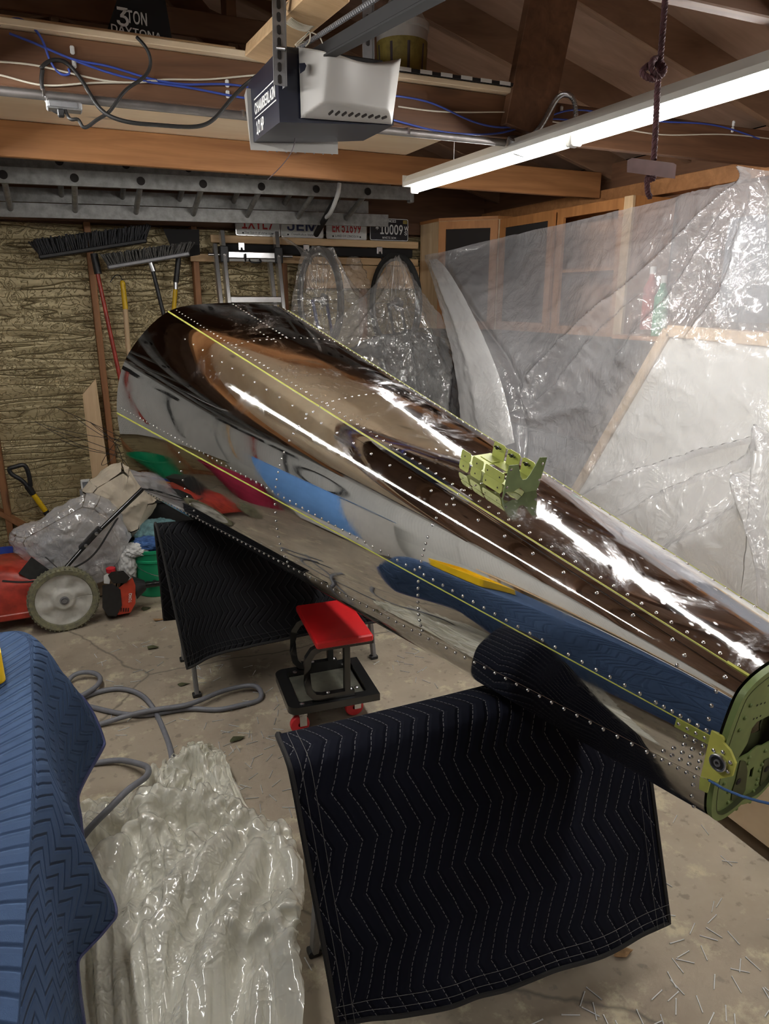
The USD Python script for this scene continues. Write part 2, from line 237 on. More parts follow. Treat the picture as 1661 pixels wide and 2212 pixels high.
plain('pail_white', (.62, .60, .57), .5, 0, .25, 9); plain('label_yellow', (.40, .31, .07), .6, 0, .5, 18); plain('grey_cardboard', (.35, .26, .17), .85, 0, .1, 8); plain('purple_grey', (.11, .085, .095), .8, 0, .3, 3); plain('silver_bag', (.26, .27, .29), .45, .3, .3, 8); plain('panel_white', (.80, .79, .75), .55, 0, .05, 6); plain('lit_grey', (.20, .21, .235), .6, 0, .1, 5)
film('film_clear', (.86, .86, .85), .19, .10, 13, .28, 2.4); film('film_haze', (.90, .90, .92), 0.44, .12, 12, .26, 2.0); film('film_floor', (.96, .95, .83), .80, .12, 11, .32, 2.4, .3); film('film_thin', (.88, .87, .85), .15, .11, 13, .25, 1.8); film('film_bag', (.90, .90, .92), .46, .12, 13, .3, 2.2); film('film_milky', (.93, .93, .92), .70, .14, 11, .22, 1.9)
quilt('quilt_black', (.0055, .0065, .014), (.15, .145, .15), .9, .05, .23, .036, .6, sw=.026); quilt('quilt_blue', (.045, .078, .155), (.06, .10, .19), .85, .045, .16, .037, 1.0, False, .025, .85); quilt('quilt_charcoal', (.009, .009, .011), (.032, .032, .036), .85, .045, .14, .030, 1.0, False, .04)
emit('tube_glow', (1.0, .985, .96), TUBE)

# ---------------------------------------------------------------- the setting
XL, XR, YB, YF = -2.5, 3.15, 5.12, -3.2
mat('concrete', {'tc': ('texture_coordinate', {}), 'n1': ('noise_texture', {'scale': 1.3, 'detail': 6., 'roughness': .62}), 'r1': ('rgb_ramp', {'ramp': [(.32, (.22, .18, .135)), (.5, (.34, .285, .215)), (.7, (.43, .37, .285))]}),
    'n2': ('noise_texture', {'scale': 7., 'detail': 9., 'roughness': .72}), 'r2': ('rgb_ramp', {'ramp': [(.54, (0, 0, 0)), (.64, (1, 1, 1))]}), 'm2': ('mix', {'color2': (.56, .50, .34)}), 'f2': ('math', {'math_type': 'multiply', 'value2': .7}),
    'n3': ('noise_texture', {'scale': 26., 'detail': 5.}), 'r3': ('rgb_ramp', {'ramp': [(.60, (0, 0, 0)), (.68, (1, 1, 1))]}), 'm3': ('mix', {'color2': (.16, .14, .115)}), 'f3': ('math', {'math_type': 'multiply', 'value2': .6}),
    'n5': ('noise_texture', {'scale': 2.6, 'detail': 5.}), 'r5': ('rgb_ramp', {'ramp': [(.52, (0, 0, 0)), (.72, (1, 1, 1))]}), 'm5': ('mix', {'color2': (.19, .165, .125)}), 'f5': ('math', {'math_type': 'multiply', 'value2': .6}),
    'wn': ('noise_texture', {'scale': 4., 'detail': 4.}), 'mv': ('mix_vector', {'fac': .12}), 'v': ('voronoi_texture', {'feature': 'distance_to_edge', 'scale': .5}), 'vr': ('rgb_ramp', {'ramp': [(.0, (.8, .8, .8)), (.0028, (0, 0, 0))]}), 'm4': ('mix', {'color2': (.10, .085, .07)}),
    'ad': ('math', {'math_type': 'add'}), 'b': ('bump', {'strength': .5, 'distance': .004}), 'p': ('principled_bsdf', {'roughness': .72, 'specular_ior_level': .35})},
    [('tc.object', 'n1.vector'), ('tc.object', 'n2.vector'), ('tc.object', 'n3.vector'), ('n1.fac', 'r1.fac'), ('n2.fac', 'r2.fac'), ('r2.color', 'f2.value1'), ('f2.value', 'm2.fac'), ('r1.color', 'm5.color1'), ('tc.object', 'n5.vector'), ('n5.fac', 'r5.fac'), ('r5.color', 'f5.value1'), ('f5.value', 'm5.fac'), ('m5.color', 'm2.color1'), ('n3.fac', 'r3.fac'), ('r3.color', 'f3.value1'), ('f3.value', 'm3.fac'), ('m2.color', 'm3.color1'),
     ('tc.object', 'wn.vector'), ('tc.object', 'mv.a'), ('wn.color', 'mv.b'), ('mv.result', 'v.vector'), ('v.distance', 'vr.fac'), ('vr.color', 'm4.fac'), ('m3.color', 'm4.color1'), ('m4.color', 'p.base_color'), ('n2.fac', 'ad.value1'), ('n3.fac', 'ad.value2'), ('ad.value', 'b.height'), ('b.normal', 'p.normal')])
single('floor', box((XL, YF, -.1), (XR, YB+.03, 0)), 'concrete', 'worn concrete garage floor with pale blotches and cracks', 'floor', kind='structure', smooth=False)
# back wall: foil-faced foam in the stud bays
mat('foil', {'tc': ('texture_coordinate', {}), 'mp': ('mapping', {'scale': (.7, .7, 7.)}), 'n': ('noise_texture', {'scale': 1.5, 'detail': 2.2, 'roughness': .45, 'distortion': .12}), 'mp2': ('mapping', {'scale': (7., 7., 9.)}), 'n2': ('noise_texture', {'scale': 2.0, 'detail': 3., 'distortion': 2.0}),
    'k1': ('math', {'math_type': 'multiply', 'value2': 7.}), 'k2': ('math', {'math_type': 'fraction'}), 'rn': ('rgb_ramp', {'ramp': [(0, (0, 0, 0)), (.07, (.85, .85, .85)), (.3, (1, 1, 1)), (.9, (.7, .7, .7)), (1, (0, 0, 0))]}), 'rg': ('rgb_ramp', {'ramp': [(.47, (0, 0, 0)), (.5, (1, 1, 1)), (.53, (0, 0, 0))]}),
    'ad': ('math', {'math_type': 'multiply_add', 'value2': .5}), 'c': ('rgb_ramp', {'ramp': [(.0, (.20, .155, .08)), (.3, (.44, .36, .20)), (1., (.50, .41, .23))]}), 'b': ('bump', {'strength': .8, 'distance': .012}), 'p': ('principled_bsdf', {'metallic': .3, 'roughness': .42})},
    [('tc.object', 'mp.vector'), ('mp.vector', 'n.vector'), ('n.fac', 'k1.value1'), ('k1.value', 'k2.value1'), ('k2.value', 'rn.fac'), ('tc.object', 'mp2.vector'), ('mp2.vector', 'n2.vector'), ('n2.fac', 'rg.fac'), ('rg.color', 'ad.value1'), ('rn.color', 'ad.value3'), ('ad.value', 'b.height'), ('b.normal', 'p.normal'), ('rn.color', 'c.fac'), ('c.color', 'p.base_color')])
wb = thing('wall_back', 'back garage wall of bronze foil foam panels between wooden studs', 'wall', kind='structure')
studs = [-2.17, -1.58, -.98, -.42, .255, .90, 1.50, 2.10, 2.72, 3.10]
part(wb, 'sheathing', box((XL, YB, 0), (XR, YB+.03, 3.4)), 'dark_wood')
edges = [XL]+studs+[XR]
for a, b in zip(edges[:-1], edges[1:]):
    if b-a > .1: part(wb, 'foam_panel', box((a+.019, YB-.03, .05), (b-.019, YB, 2.07), .003), 'foil')
for s in studs: part(wb, 'stud', box((s-.019, YB-.10, .04), (s+.019, YB-.001, 2.08), .003), 'stud_wood')
part(wb, 'sole_plate', box((XL, YB-.10, 0), (XR, YB-.001, .04), .003), 'stud_wood'); part(wb, 'top_plate', box((XL, YB-.10, 2.08), (XR, YB-.001, 2.16), .003), 'dark_wood')
part(wb, 'brace', bar((-.98, YB-.06, .75), (-.25, YB-.06, .12), .03, .09, (0, 1, 0)), 'stud_wood')
for z0, z1, x0 in ((1.982, 2.03, 1.0), (1.862, 1.91, .86)): part(wb, 'batten', box((x0, YB-.125, z0), (2.52, YB-.101, z1), .003), 'pine_x')
part(wb, 'batten', box((1.62, YB-.125, 1.70), (2.53, YB-.101, 1.858), .003), 'pine_x')
wr = thing('wall_right', 'right garage wall of dark boards behind cabinets', 'wall', kind='structure')
part(wr, 'wall_board', box((XR, YF, 0), (XR+.03, YB, 2.40)), 'dark_wood_y'); part(wr, 'top_plate', box((XR-.09, YF, 2.165), (XR-.001, YB-.11, 2.245), .003), 'joist_wood')
wl = thing('wall_left', 'left garage wall of white pegboard', 'wall', kind='structure')
mat('pegboard', {'tc': ('texture_coordinate', {}), 'sc': ('vector_math', {'math_type': 'scale', 'scale': 39.4}), 'fr': ('vector_math', {'math_type': 'fraction'}), 'ds': ('vector_math', {'math_type': 'distance', 'vector2': (.5, .5, .5)}), 's': ('separate_xyz', {}), 'cy': ('math', {'math_type': 'subtract', 'value2': .5}), 'cz': ('math', {'math_type': 'subtract', 'value2': .5}), 'c': ('combine_xyz', {}), 'ln': ('vector_math', {'math_type': 'length'}), 'lt': ('math', {'math_type': 'less_than', 'value2': .14}), 'm': ('mix', {'color1': (.64, .64, .61), 'color2': (.08, .08, .08)}), 'p': ('principled_bsdf', {'roughness': .6})},
    [('tc.object', 'sc.vector1'), ('sc.vector', 'fr.vector1'), ('fr.vector', 's.vector'), ('s.y', 'cy.value1'), ('s.z', 'cz.value1'), ('cy.value', 'c.y'), ('cz.value', 'c.z'), ('c.vector', 'ln.vector1'), ('ln.value', 'lt.value1'), ('lt.value', 'm.fac'), ('m.color', 'p.base_color')])
mat('pegboard_x', {'tc': ('texture_coordinate', {}), 'sc': ('vector_math', {'math_type': 'scale', 'scale': 39.4}), 'fr': ('vector_math', {'math_type': 'fraction'}), 'ds': ('vector_math', {'math_type': 'distance', 'vector2': (.5, .5, .5)}), 's': ('separate_xyz', {}), 'cy': ('math', {'math_type': 'subtract', 'value2': .5}), 'cz': ('math', {'math_type': 'subtract', 'value2': .5}), 'c': ('combine_xyz', {}), 'ln': ('vector_math', {'math_type': 'length'}), 'lt': ('math', {'math_type': 'less_than', 'value2': .14}), 'm': ('mix', {'color1': (.64, .64, .61), 'color2': (.08, .08, .08)}), 'p': ('principled_bsdf', {'roughness': .6})},
    [('tc.object', 'sc.vector1'), ('sc.vector', 'fr.vector1'), ('fr.vector', 's.vector'), ('s.x', 'cy.value1'), ('s.z', 'cz.value1'), ('cy.value', 'c.y'), ('cz.value', 'c.z'), ('c.vector', 'ln.vector1'), ('ln.value', 'lt.value1'), ('lt.value', 'm.fac'), ('m.color', 'p.base_color')])
part(wl, 'wall_board', box((XL-.03, YF, 0), (XL, YB, 2.50)), 'white_wall')
for k in range(4): part(wl, 'pegboard', box((XL+.001, 5.0-1.22*(k+1)+.004, .75), (XL+.012, 5.0-1.22*k, 2.1), .002), 'pegboard')
part(wb, 'pegboard', box((-2.46, YB-.125, .55), (-1.62, YB-.112, 2.1), .002), 'pegboard_x'); part(wb, 'pegboard', box((-1.615, YB-.125, .55), (-.75, YB-.112, 2.1), .002), 'pegboard_x')
single('wall_front', box((XL, YF-.03, 0), (XR, YF, 3.4)), 'rear_wall', 'plain grey garage wall behind the photographer', 'wall', kind='structure')
# roof: rafters every 2 ft, boards above, ceiling joists, a few webs
cl = thing('ceiling', 'open pitched garage roof of dark plywood on rafters and joists', 'ceiling', kind='structure')
RID, SL = 0.2, .28
zr = lambda x: 2.385+SL*(2.9-abs(x-RID)-RID)                       # underside of the rafters
for sg in (1, -1):
    x0, x1 = RID, (3.25 if sg > 0 else -2.65)
    for k in range(7):
        y1 = YB+.03-1.22*k; y0 = max(y1-1.217, YF)
        for q in range(2):
            a, b = x0+(x1-x0)*q/2, x0+(x1-x0)*(q+1)/2
            part(cl, 'roof_panel', bar((a, (y0+y1)/2, zr(a)+.148), (b-.003*sg, (y0+y1)/2, zr(b)+.148), y1-y0, .014), 'sheathing')
    for y in (4.93, 4.32, 3.71, 3.10, 2.49, 1.88, 1.27, .66, .05, -.56, -1.2, -1.8, -2.4): part(cl, 'rafter', bar((x0, y, zr(x0)+.07), (x1, y, zr(x1)+.07), .038, .14, bev=.003), 'rafter_wood')
part(cl, 'ridge_board', box((RID-.019, YF, zr(RID)-.04), (RID+.019, YB, zr(RID)+.14)), 'rafter_wood')
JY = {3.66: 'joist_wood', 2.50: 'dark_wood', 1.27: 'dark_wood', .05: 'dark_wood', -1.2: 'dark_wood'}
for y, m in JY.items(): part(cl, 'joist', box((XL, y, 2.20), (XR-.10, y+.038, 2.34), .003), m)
part(cl, 'web_board', bar((1.69, 2.48, 2.22), (1.80, 2.48, 2.79), .04, .20, (1, 0, 0), .003), 'dark_wood_y')
part(cl, 'web_board', bar((1.20, 3.64, 2.34), (.55, 3.64, 3.0), .04, .12, (1, 0, 0), .003), 'rafter_wood')
part(cl, 'header_board', box((-2.2, 2.51, 2.345), (.62, 2.55, 2.378), .003), 'pine_x')
# loft decking on top of the joists
single('plywood_sheet', box((-2.2, 2.47, 2.342), (1.77, 3.72, 2.36), .002), 'ply_pale', 'pale plywood loft sheet lying across the ceiling joists', 'plywood')

# ---------------------------------------------------------------- strip lights
lab = ['long white fluorescent strip light with two lit tubes above the tail cone', 'fluorescent strip light parallel to the visible one, reflected in the side of the tail cone', 'fluorescent strip light behind the camera, outside the picture']
for (x, ya, yb, z), lb in zip(STRIPS, lab):
    t = thing('strip_light', lb, 'light', (x, (ya+yb)/2, z)); L = ya-yb
    sec = Polygon([(-.055, .012), (-.055, .030), (-.030, .062), (.030, .062), (.055, .030), (.055, .012), (.03, .012), (.03, .022), (-.03, .022), (-.03, .012)])
    part(t, 'housing', prism(sec, L, basis((x, ya, z), (1, 0, 0), (0, 0, 1))), 'fixture_white')
    m = (ya+yb)/2
    for a, b in ((ya-.02, m+.012), (m-.012, yb+.02)):
        part(t, 'tube', tube([(x, a-.02, z), (x, b+.02, z)], .0165, 14), 'tube_glow', label='lit fluorescent tube')
        for q in (a, b): part(t, 'lamp_holder', box((x-.02, q-.008, z-.018), (x+.02, q+.008, z+.022), .004), 'white_plastic')
    for q in (ya, yb): part(t, 'end_cap', box((x-.055, q-.003, z+.012), (x+.055, q+.003, z+.062)), 'fixture_white')
    for q in (ya-.4, yb+.4): part(t, 'hanger', tube([(x, q, z+.06), (x, q, 2.338 if 2.4 < q < 3.8 and x < 1.77 else zr(x)+.07)], .0025, 6), 'zinc')

# ---------------------------------------------------------------- the tail cone
A0, A1 = V(.69, 3.12, 0), V(1.03, .69, 0)                            # plan centres of the front and tail sections
AX = (A1-A0)/np.linalg.norm(A1-A0); LT = V(-AX[1], AX[0], 0); 
if LT[0] < 0: LT = -LT
TL = np.linalg.norm(A1-A0)
TILT = math.radians(-8); AN = AX*math.cos(TILT)+V(0, 0, 1)*math.sin(TILT); PU = np.cross(AN, LT); PU *= np.sign(PU[2])
OF, OT_ = A0+V(0, 0, 1.58), A1+V(0, 0, 1.05)                          # the frames lean a little
def uz(px, o): p = apl(*px, o, AN); return V((p-o) @ LT, p[2])
def sec_pts(pix, o): return [uz(p, o) for p in pix]
F = [V(0, .745), V(-.25, .745)]+[V(-.315, .755)]+sec_pts([(312, 1062), (270, 990), (252, 889), (262, 800), (292, 742), (366, 670)], OF)
N = [V(0, .752), V(-.075, .757)]+sec_pts([(1540, 1768), (1516, 1690), (1519, 1650), (1534, 1604), (1563, 1562), (1593, 1498), (1617, 1462)], OT_)
ft = F[-1]; nt = N[-1]
F += [V(ft[0]*.55, ft[1]+.020), V(0, ft[1]+.026)]; N += [V(nt[0]*.55, nt[1]+.012), V(0, nt[1]+.017)]
F, N = np.array(F), np.array(N); N[1:3] = ((-.05, .742), (-.092, .766)); N[3:8, 0] = (-.122, -.128, -.131, -.131, -.126)   # flat, upright tail sides
kn = np.arange(len(F)); SS = np.linspace(0, len(F)-1, 221)
pf, pn = PchipInterpolator(kn, F)(SS), PchipInterpolator(kn, N)(SS)
# soften the knots' corners a little
def soft(p, n=3):
    q = p.copy()
    for _ in range(n*8): q[1:-1] = .25*q[:-2]+.5*q[1:-1]+.25*q[2:]
    return q
pf, pn = soft(pf, 10), soft(pn, 4)
def skin_pt(s, t, off=0.0, side=-1):
    """s: knot along the half section (0 keel, 3 chine rivets, 5 longeron seam, 8 top seam, 10 crown), t: 0 front .. 1 tail"""
    s, t = np.broadcast_arrays(np.asarray(s, float), np.asarray(t, float))
    def ev(s): 
        f = np.stack([np.interp(s, SS, pf[:, k]) for k in (0, 1)], -1); n = np.stack([np.interp(s, SS, pn[:, k]) for k in (0, 1)], -1)
        return f*(1-t[..., None])+n*t[..., None]
    q = ev(s)
    if np.any(off):
        d = ev(np.minimum(s+.06, 10))-ev(np.maximum(s-.06, 0)); nn = np.stack([-d[..., 1], d[..., 0]], -1); nn /= np.linalg.norm(nn, axis=-1)[..., None]+1e-12
        q = q+nn*np.asarray(off)[..., None] if np.ndim(off) else q+nn*off
    zr_ = 1.58*(1-t)+1.05*t
    return A0+AX*((t*TL-(q[..., 1]-zr_)*math.tan(TILT))[..., None])+(-side)*LT*q[..., :1]+V(0, 0, 1)*q[..., 1:]
tc = thing('tail_cone', 'polished aluminium aircraft tail cone with rivet rows and yellow-green seams, lying across two covered sawhorses', 'aircraft tail section', tuple((A0+A1)/2+V(0, 0, .74)), 0)
def patch(s0, s1, side, m, name, t0=0., t1=1., ns=40, nt=40, off=0.0, label=None, thick=.0012):
    s, t = np.meshgrid(np.linspace(s0, s1, ns), np.linspace(t0, t1, nt), indexing='ij')
    P = skin_pt(s, t, off, side)
    if side < 0: P = P[:, ::-1]
    part(tc, name, grid(P, thick), m, smooth=50, label=label)
patch(3, 5.02, -1, 'polished_side', 'lower_side_skin', off=-.0005); patch(3, 5.02, 1, 'polished_side', 'lower_side_skin', off=-.0005)
patch(5, 8.02, -1, 'polished_side', 'upper_side_skin', ns=60, off=.0006); patch(5, 8.02, 1, 'polished_side', 'upper_side_skin', ns=60, off=.0006)
for sd in (-1, 1): patch(0, 3.0, sd, 'polished_bottom', 'bottom_skin')
s, t = np.meshgrid(np.linspace(8, 12, 60), np.linspace(0, 1, 40), indexing='ij')
P = np.where((s <= 10)[..., None], skin_pt(np.minimum(s, 10), t, .0014, -1), skin_pt(np.minimum(20-s, 10), t, .0014, 1))
part(tc, 'top_skin', grid(P[:, ::-1], .0012), 'polished_top', smooth=50)
# primed edges show along the seams
for sd in (-1, 1):
    for s, w, o in ((8.0, .022, .0017), (4.98, .017, .0011)):
        patch(s-w, s+w*.6, sd, 'primer_yellow', 'seam_edge', ns=3, nt=30, off=o, thick=.002)
# rivets: domes on rows along the seams, frames and tail doubler
dome = lathe([(0.0038, -.0008), (.0038, .0005), (.0030, .0019), (.0015, .0026), (.0, .0027)], 8)
rv = []
def rivet(s, t, side=-1): rv.append((s, t, side))
def row(s, t0, t1, step, side=-1):
    n = max(2, int(TL*(t1-t0)/step)); [rivet(s, q, side) for q in np.linspace(t0, t1, n)]
for sd in (-1, 1):
    row(8.19, .01, .978, .030, sd); row(7.62, .12, .95, .075, sd); row(5.14, .02, .909, .0294, sd); row(2.92, .01, .909, .0294, sd)
row(10, .01, .22, .026); row(9.5, .16, .24, .026)
FR = [.225, .476, .72, .80]
for q in FR[:3]:
    for s in np.arange(3.15, 5.0, .21): rivet(s, q)
for q in (.476, .72):
    for s in np.arange(5.3, 6.6, .22): rivet(s, q)
    for s in np.arange(6.8, 10, .24): rivet(s, q); rivet(s, q, 1)
for s in np.linspace(8.3, 10, 9): rivet(s, .225); rivet(s, .225, 1)
for s, t in [(7.36, .9627), (6.91, .9618), (8.18, .9914), (7.46, .9903), (6.82, .99), (6.36, .9905), (5.84, .9915)]+[(a, t) for a, n in ((5.15, 12), (2.92, 12)) for t in np.linspace(.9206, .9565, 4).tolist()+np.linspace(.9625, .9923, 6).tolist()]+[(4.76, t) for t in (.9748, .9809, .9868, .9927)]+[(4.38, t) for t in (.9809, .9871, .9929)]+[(4.0, t) for t in (.9811, .987, .993)]+[(3.62, t) for t in (.975, .9811, .987, .9932)]+[(3.26, t) for t in (.9684, .9747, .9807, .9869, .9929)]+[(2.68, .9918), (2.37, .9914), (1.91, .9916)]: rivet(s, t)
def up_basis(p, d):
    _, a, b = frame(d); T = np.eye(4); T[:3, 0], T[:3, 1], T[:3, 2], T[:3, 3] = a, np.cross(d, a), d, p; return T
def rivet_mesh(s, t, sd):
    p = skin_pt(s, t, 0., sd); d = skin_pt(s, t, .01, sd)-p; d /= np.linalg.norm(d); return moved(dome, up_basis(p+d*.0016, d))
rv.sort(key=lambda r: (r[2] > 0 and r[0] < 8, -r[1]))
near, far = rv[:290], rv[290:]
for r in near: part(tc, 'rivet', rivet_mesh(*r), 'rivet_metal', smooth=60)
part(tc, 'rivet_rows', [rivet_mesh(*r) for r in far], 'rivet_metal', smooth=60, kind='stuff')

# tail bulkhead, hinge brackets and the battery tray on top
Z = V(0, 0, 1); HB = OT_+AN*.004; TB = basis(HB, LT, PU)
def uv_(px): p = apl(*px, HB, AN); return V((p-HB) @ LT, (p-HB) @ PU)
half = [(float(a), float((b-1.05)/PU[2])) for a, b in pn]; ring = Polygon(half+[(-a, b) for a, b in half[::-1]]).buffer(0)
zp = lambda a, b: (1300+a/4.6, 1400+b/4.6)                             # a close-up's pixels to the photograph's
bk = lambda pts: [tuple(uv_(zp(*p))) for p in pts]
cut = Polygon(bk([(1415, 1000), (1480, 790), (1530, 725), (1640, 668), (1700, 650), (1700, 900), (1640, 930), (1590, 960), (1520, 965)]))
mir = lambda g: Polygon([(-a, b) for a, b in g.exterior.coords])
cut = cut.union(mir(cut)).buffer(.02).buffer(-.02); inner = ring.buffer(-.006)
lo1 = Polygon(bk([(1360, 1115), (1405, 1125), (1420, 1220), (1400, 1400), (1345, 1505), (1275, 1490), (1285, 1400), (1320, 1290)]))
lo2 = Polygon(bk([(1600, 1110), (1661, 1080), (1661, 1330), (1580, 1390), (1560, 1330)]))
slot = Polygon(bk([(1465, 1200), (1500, 1170), (1480, 1270), (1450, 1280)]))
bh = part(tc, 'tail_bulkhead', prism(inner.difference(cut).difference(lo1.buffer(-.001)).difference(slot), .0022, TB), 'primer_green', label='green primed tail bulkhead plate')
part(bh, 'rim', prism(ring.difference(ring.buffer(-.013)), .010, TB), 'primer_green')
part(bh, 'rim', prism(ring.buffer(-.012).difference(ring.buffer(-.0135)), .0105, TB), 'primer_dark')
TBi = basis(HB-AN*.02, LT, PU); part(bh, 'inner_web', prism(inner.difference(cut.buffer(-.01)), .002, TBi), 'primer_dark')
for g, nm in ((lo1, 'pulley_bracket'), (lo2, 'pulley_bracket')): part(bh, nm, [prism(g.buffer(.002), .004, TB)], 'primer_dark')
for p in ((1335, 1310), (1615, 1185)):
    c = HB+LT*uv_(zp(*p))[0]+PU*uv_(zp(*p))[1]; part(bh, 'cable_hole', lathe([(.007, .0045), (.005, .006), (0, .006)], 12, c, AN), 'dark_void')
for p in [(1520, 295), (1455, 420), (1385, 540), (1310, 665), (1460, 560), (1405, 685), (1350, 805), (1245, 785), (1450, 1075), (1440, 1135), (1550, 1205), (1530, 1290), (1490, 1410), (1455, 1515), (1240, 1520), (1270, 1605), (1320, 1585), (1200, 1335), (1575, 1145), (1610, 1010), (1520, 1340), (1595, 1335), (1240, 1420)]:
    u, z = uv_(zp(*p)); part(bh, 'rivet', moved(dome, up_basis(HB+AN*.003+LT*u+PU*z, AN)), 'primer_green', smooth=60)
for p in [(1640, 365), (1530, 560), (1568, 545), (1605, 535), (1495, 695), (1527, 685), (1563, 665)]:
    u, z = uv_(zp(*p)); part(bh, 'pin_hole', lathe([(.0022, 0), (0, .0006)], 8, HB+AN*.0026+LT*u+PU*z, AN), 'dark_void')
SP = skin_pt(4.3, 1.0, .002)-AX*0; TS = basis(SP, AX, Z); sd = lambda pts: [(float((p-SP) @ AX), float((p-SP) @ Z)) for p in (apl(*zp(*q), SP, LT) for q in pts)]
br = part(tc, 'hinge_bracket', prism(Polygon(sd([(1105, 810), (1215, 875), (1230, 905), (1220, 930), (1290, 1010), (1345, 1140), (1310, 1265), (1175, 1290), (1165, 1325), (1000, 1262)])).difference(Point(sd([(1185, 1122)])[0]).buffer(.012)), .005, TS), 'primer_yellow', label='yellow bracket holding a steel bearing')
def side_at(p, h): a, b = sd([p])[0]; return SP+AX*a+Z*b-LT*h
bc = side_at((1185, 1122), 0)
part(br, 'bearing', lathe([(.0150, .004), (.0150, .010), (.0138, .0115), (.0118, .0115), (.0110, .009)], 24, bc, -LT), 'zinc', label='steel bearing race')
part(br, 'bearing_seal', lathe([(.0112, .008), (.0112, .0095), (.0045, .0095), (.0045, .008)], 24, bc, -LT), 'black_plastic', label='black bearing seal'); part(br, 'bearing_core', lathe([(.006, .009), (.006, .0115), (.0035, .0115), (.003, .006), (0, .006)], 16, bc, -LT), 'grey_steel')
for p in [(1130, 1005), (1222, 1022), (1107, 1100), (1295, 1125), (1178, 1200), (1270, 1215)]: part(br, 'rivet', moved(dome, up_basis(side_at(p, .005), -LT)), 'rivet_metal', smooth=60)
part(tc, 'lower_clip', prism(Polygon(sd([(985, 1275), (1075, 1315), (1080, 1340), (1055, 1435), (975, 1395)])), .003, TS), 'primer_olive')
patch(4.56, 4.97, -1, 'primer_olive', 'doubler_strip', .9725, .997, 4, 8, .0014)
patch(7.96, 8.06, -1, 'primer_yellow', 'corner_clip', .985, 1.0, 3, 4, .003)
# tray: frame at the foot of its end plate, a forward, l to the right, h off the skin
q0, q1 = skin_pt(9.33, .752), skin_pt(9.33, .68); TX = q1-q0; TX /= np.linalg.norm(TX); TN = np.cross(LT, TX); TN *= np.sign(TN[2]); OT = q0-LT*.0+TN*.001
KL, KH = 1.38, 1.18
lc = lambda a, l, h: OT+TX*a+LT*(l*KL+.020)+TN*h*KH
from shapely import affinity
BY = -np.cross(TX, TN); BY *= np.sign(BY @ LT)
tr = part(tc, 'equipment_tray', prism(Polygon([(.002, -.036*KL), (.165, -.036*KL), (.165, .033*KL), (.002, .033*KL)]).difference(Point(.032, -.002).buffer(.026)).difference(Point(.085, -.002).buffer(.024)), .0014, basis(lc(0, 0, .024), TX, BY)), 'primer_olive', label='olive primed equipment tray on top of the tail cone')
ep = Polygon([(-.040, -.012), (-.036, .012), (-.018, .010), (-.012, .014), (-.006, .016), (.004, .008), (.012, -.006), (.030, -.004), (.036, .012), (.040, .072), (.024, .074), (.010, .040), (.004, .032), (-.004, .032), (-.010, .040), (-.020, .066), (-.040, .067)])
part(tr, 'end_plate', prism(affinity.scale(ep, KL, KH, origin=(0, 0)), .0016, basis(lc(0, 0, 0), LT, TN)), 'primer_green', label='dark green V-notched end plate')
for l, h in ((-.034, .058), (-.035, .022), (.033, .060), (.034, .026)): part(tr, 'rivet', moved(dome, up_basis(lc(-.001, l, h), -TX)), 'rivet_metal', smooth=60)
for a0, a1 in ((.010, .075), (.082, .120), (.127, .162)):
    for h0, h1 in ((.003, .023), (.0245, .044)):
        part(tr, 'side_flange', prism(Polygon([(a0+.004, h0), (a1-.004, h0), (a1, h0+.004), (a1, h1-.003), (a1-.003, h1), (a0+.003, h1), (a0, h1-.003), (a0, h0+.004)]), .0015, basis(lc(0, -.037, 0), TX, TN*1) @ np.diag([1, KH, 1, 1])), 'primer_olive')
        for a in ((a0+.012, a1-.012) if a1-a0 > .05 else ((a0+a1)/2,)): part(tr, 'hole', lathe([(.0022, 0), (0, .0004)], 8, lc(a, -.0388, (h0+h1)/2), -LT), 'dark_void')
for a0 in (.012, .062, .112):
    part(tr, 'nut_tab', [prism(Polygon([(a0, .0), (a0+.042, 0), (a0+.042, .034), (a0+.036, .038), (a0+.006, .038), (a0, .034)]), .0015, basis(lc(0, .028, .024), TX, TN)), prism(Polygon([(a0, .004), (a0+.042, .004), (a0+.042, .028), (a0, .028)]), .0015, basis(lc(0, 0, .0255), TX, LT))], 'primer_olive')
    n0 = lc(a0+.021, .025, .048); part(tr, 'plate_nut', [lathe([(.0045, 0), (.0045, .005), (.003, .007), (.0015, .007), (.0012, .003)], 10, n0, -LT), moved(lathe([(.002, 0), (.002, .004), (0, .004)], 8, n0+TX*.009, -LT), np.eye(4)), lathe([(.002, 0), (.002, .004), (0, .004)], 8, n0-TX*.009, -LT)], 'black_paint', label='black plate nut')
# ink stamps on the skin: alloy marks, half legible
def skin_text(txt, s, t, h, m, flip=1):
    a, b = skin_pt(s, t, .0008), skin_pt(s, t+.004, .0008); x = (b-a)/np.linalg.norm(b-a); u = skin_pt(s+.05, t)-a; return text(txt, h, a, x*flip, u*flip, False, .0003)
for k, (w, s, t) in enumerate((('-62206', 6.35, .66), ('10N', 6.30, .695), ('-107.4', 6.25, .715), ('T01-', 6.2, .755), ('60925', 6.15, .775), ('10', 6.1, .815))): part(tc, 'ink_stamp', skin_text(w, s, t, .012, 'red_print'), 'red_print', smooth=False, label='faint red ink stamp')
for w, s, t in (('2024-T3', 5.85, .84), ('ALCLAD', 5.8, .87), ('QQ-A-250/5', 5.75, .90), ('.032', 5.7, .94)): part(tc, 'ink_stamp', skin_text(w, s, t, .010, 'navy_print'), 'navy_print', smooth=False, label='faint dark ink stamp')
single('blue_string', tube(spline([side_at((1085, 1300), .006), side_at((1200, 1370), .006), side_at((1661, 1700), -.05), V(1.75, .30, .52)], 40), .0022, 6), 'blue_towel', 'pale blue string running from the tail bracket off to the right', 'string')

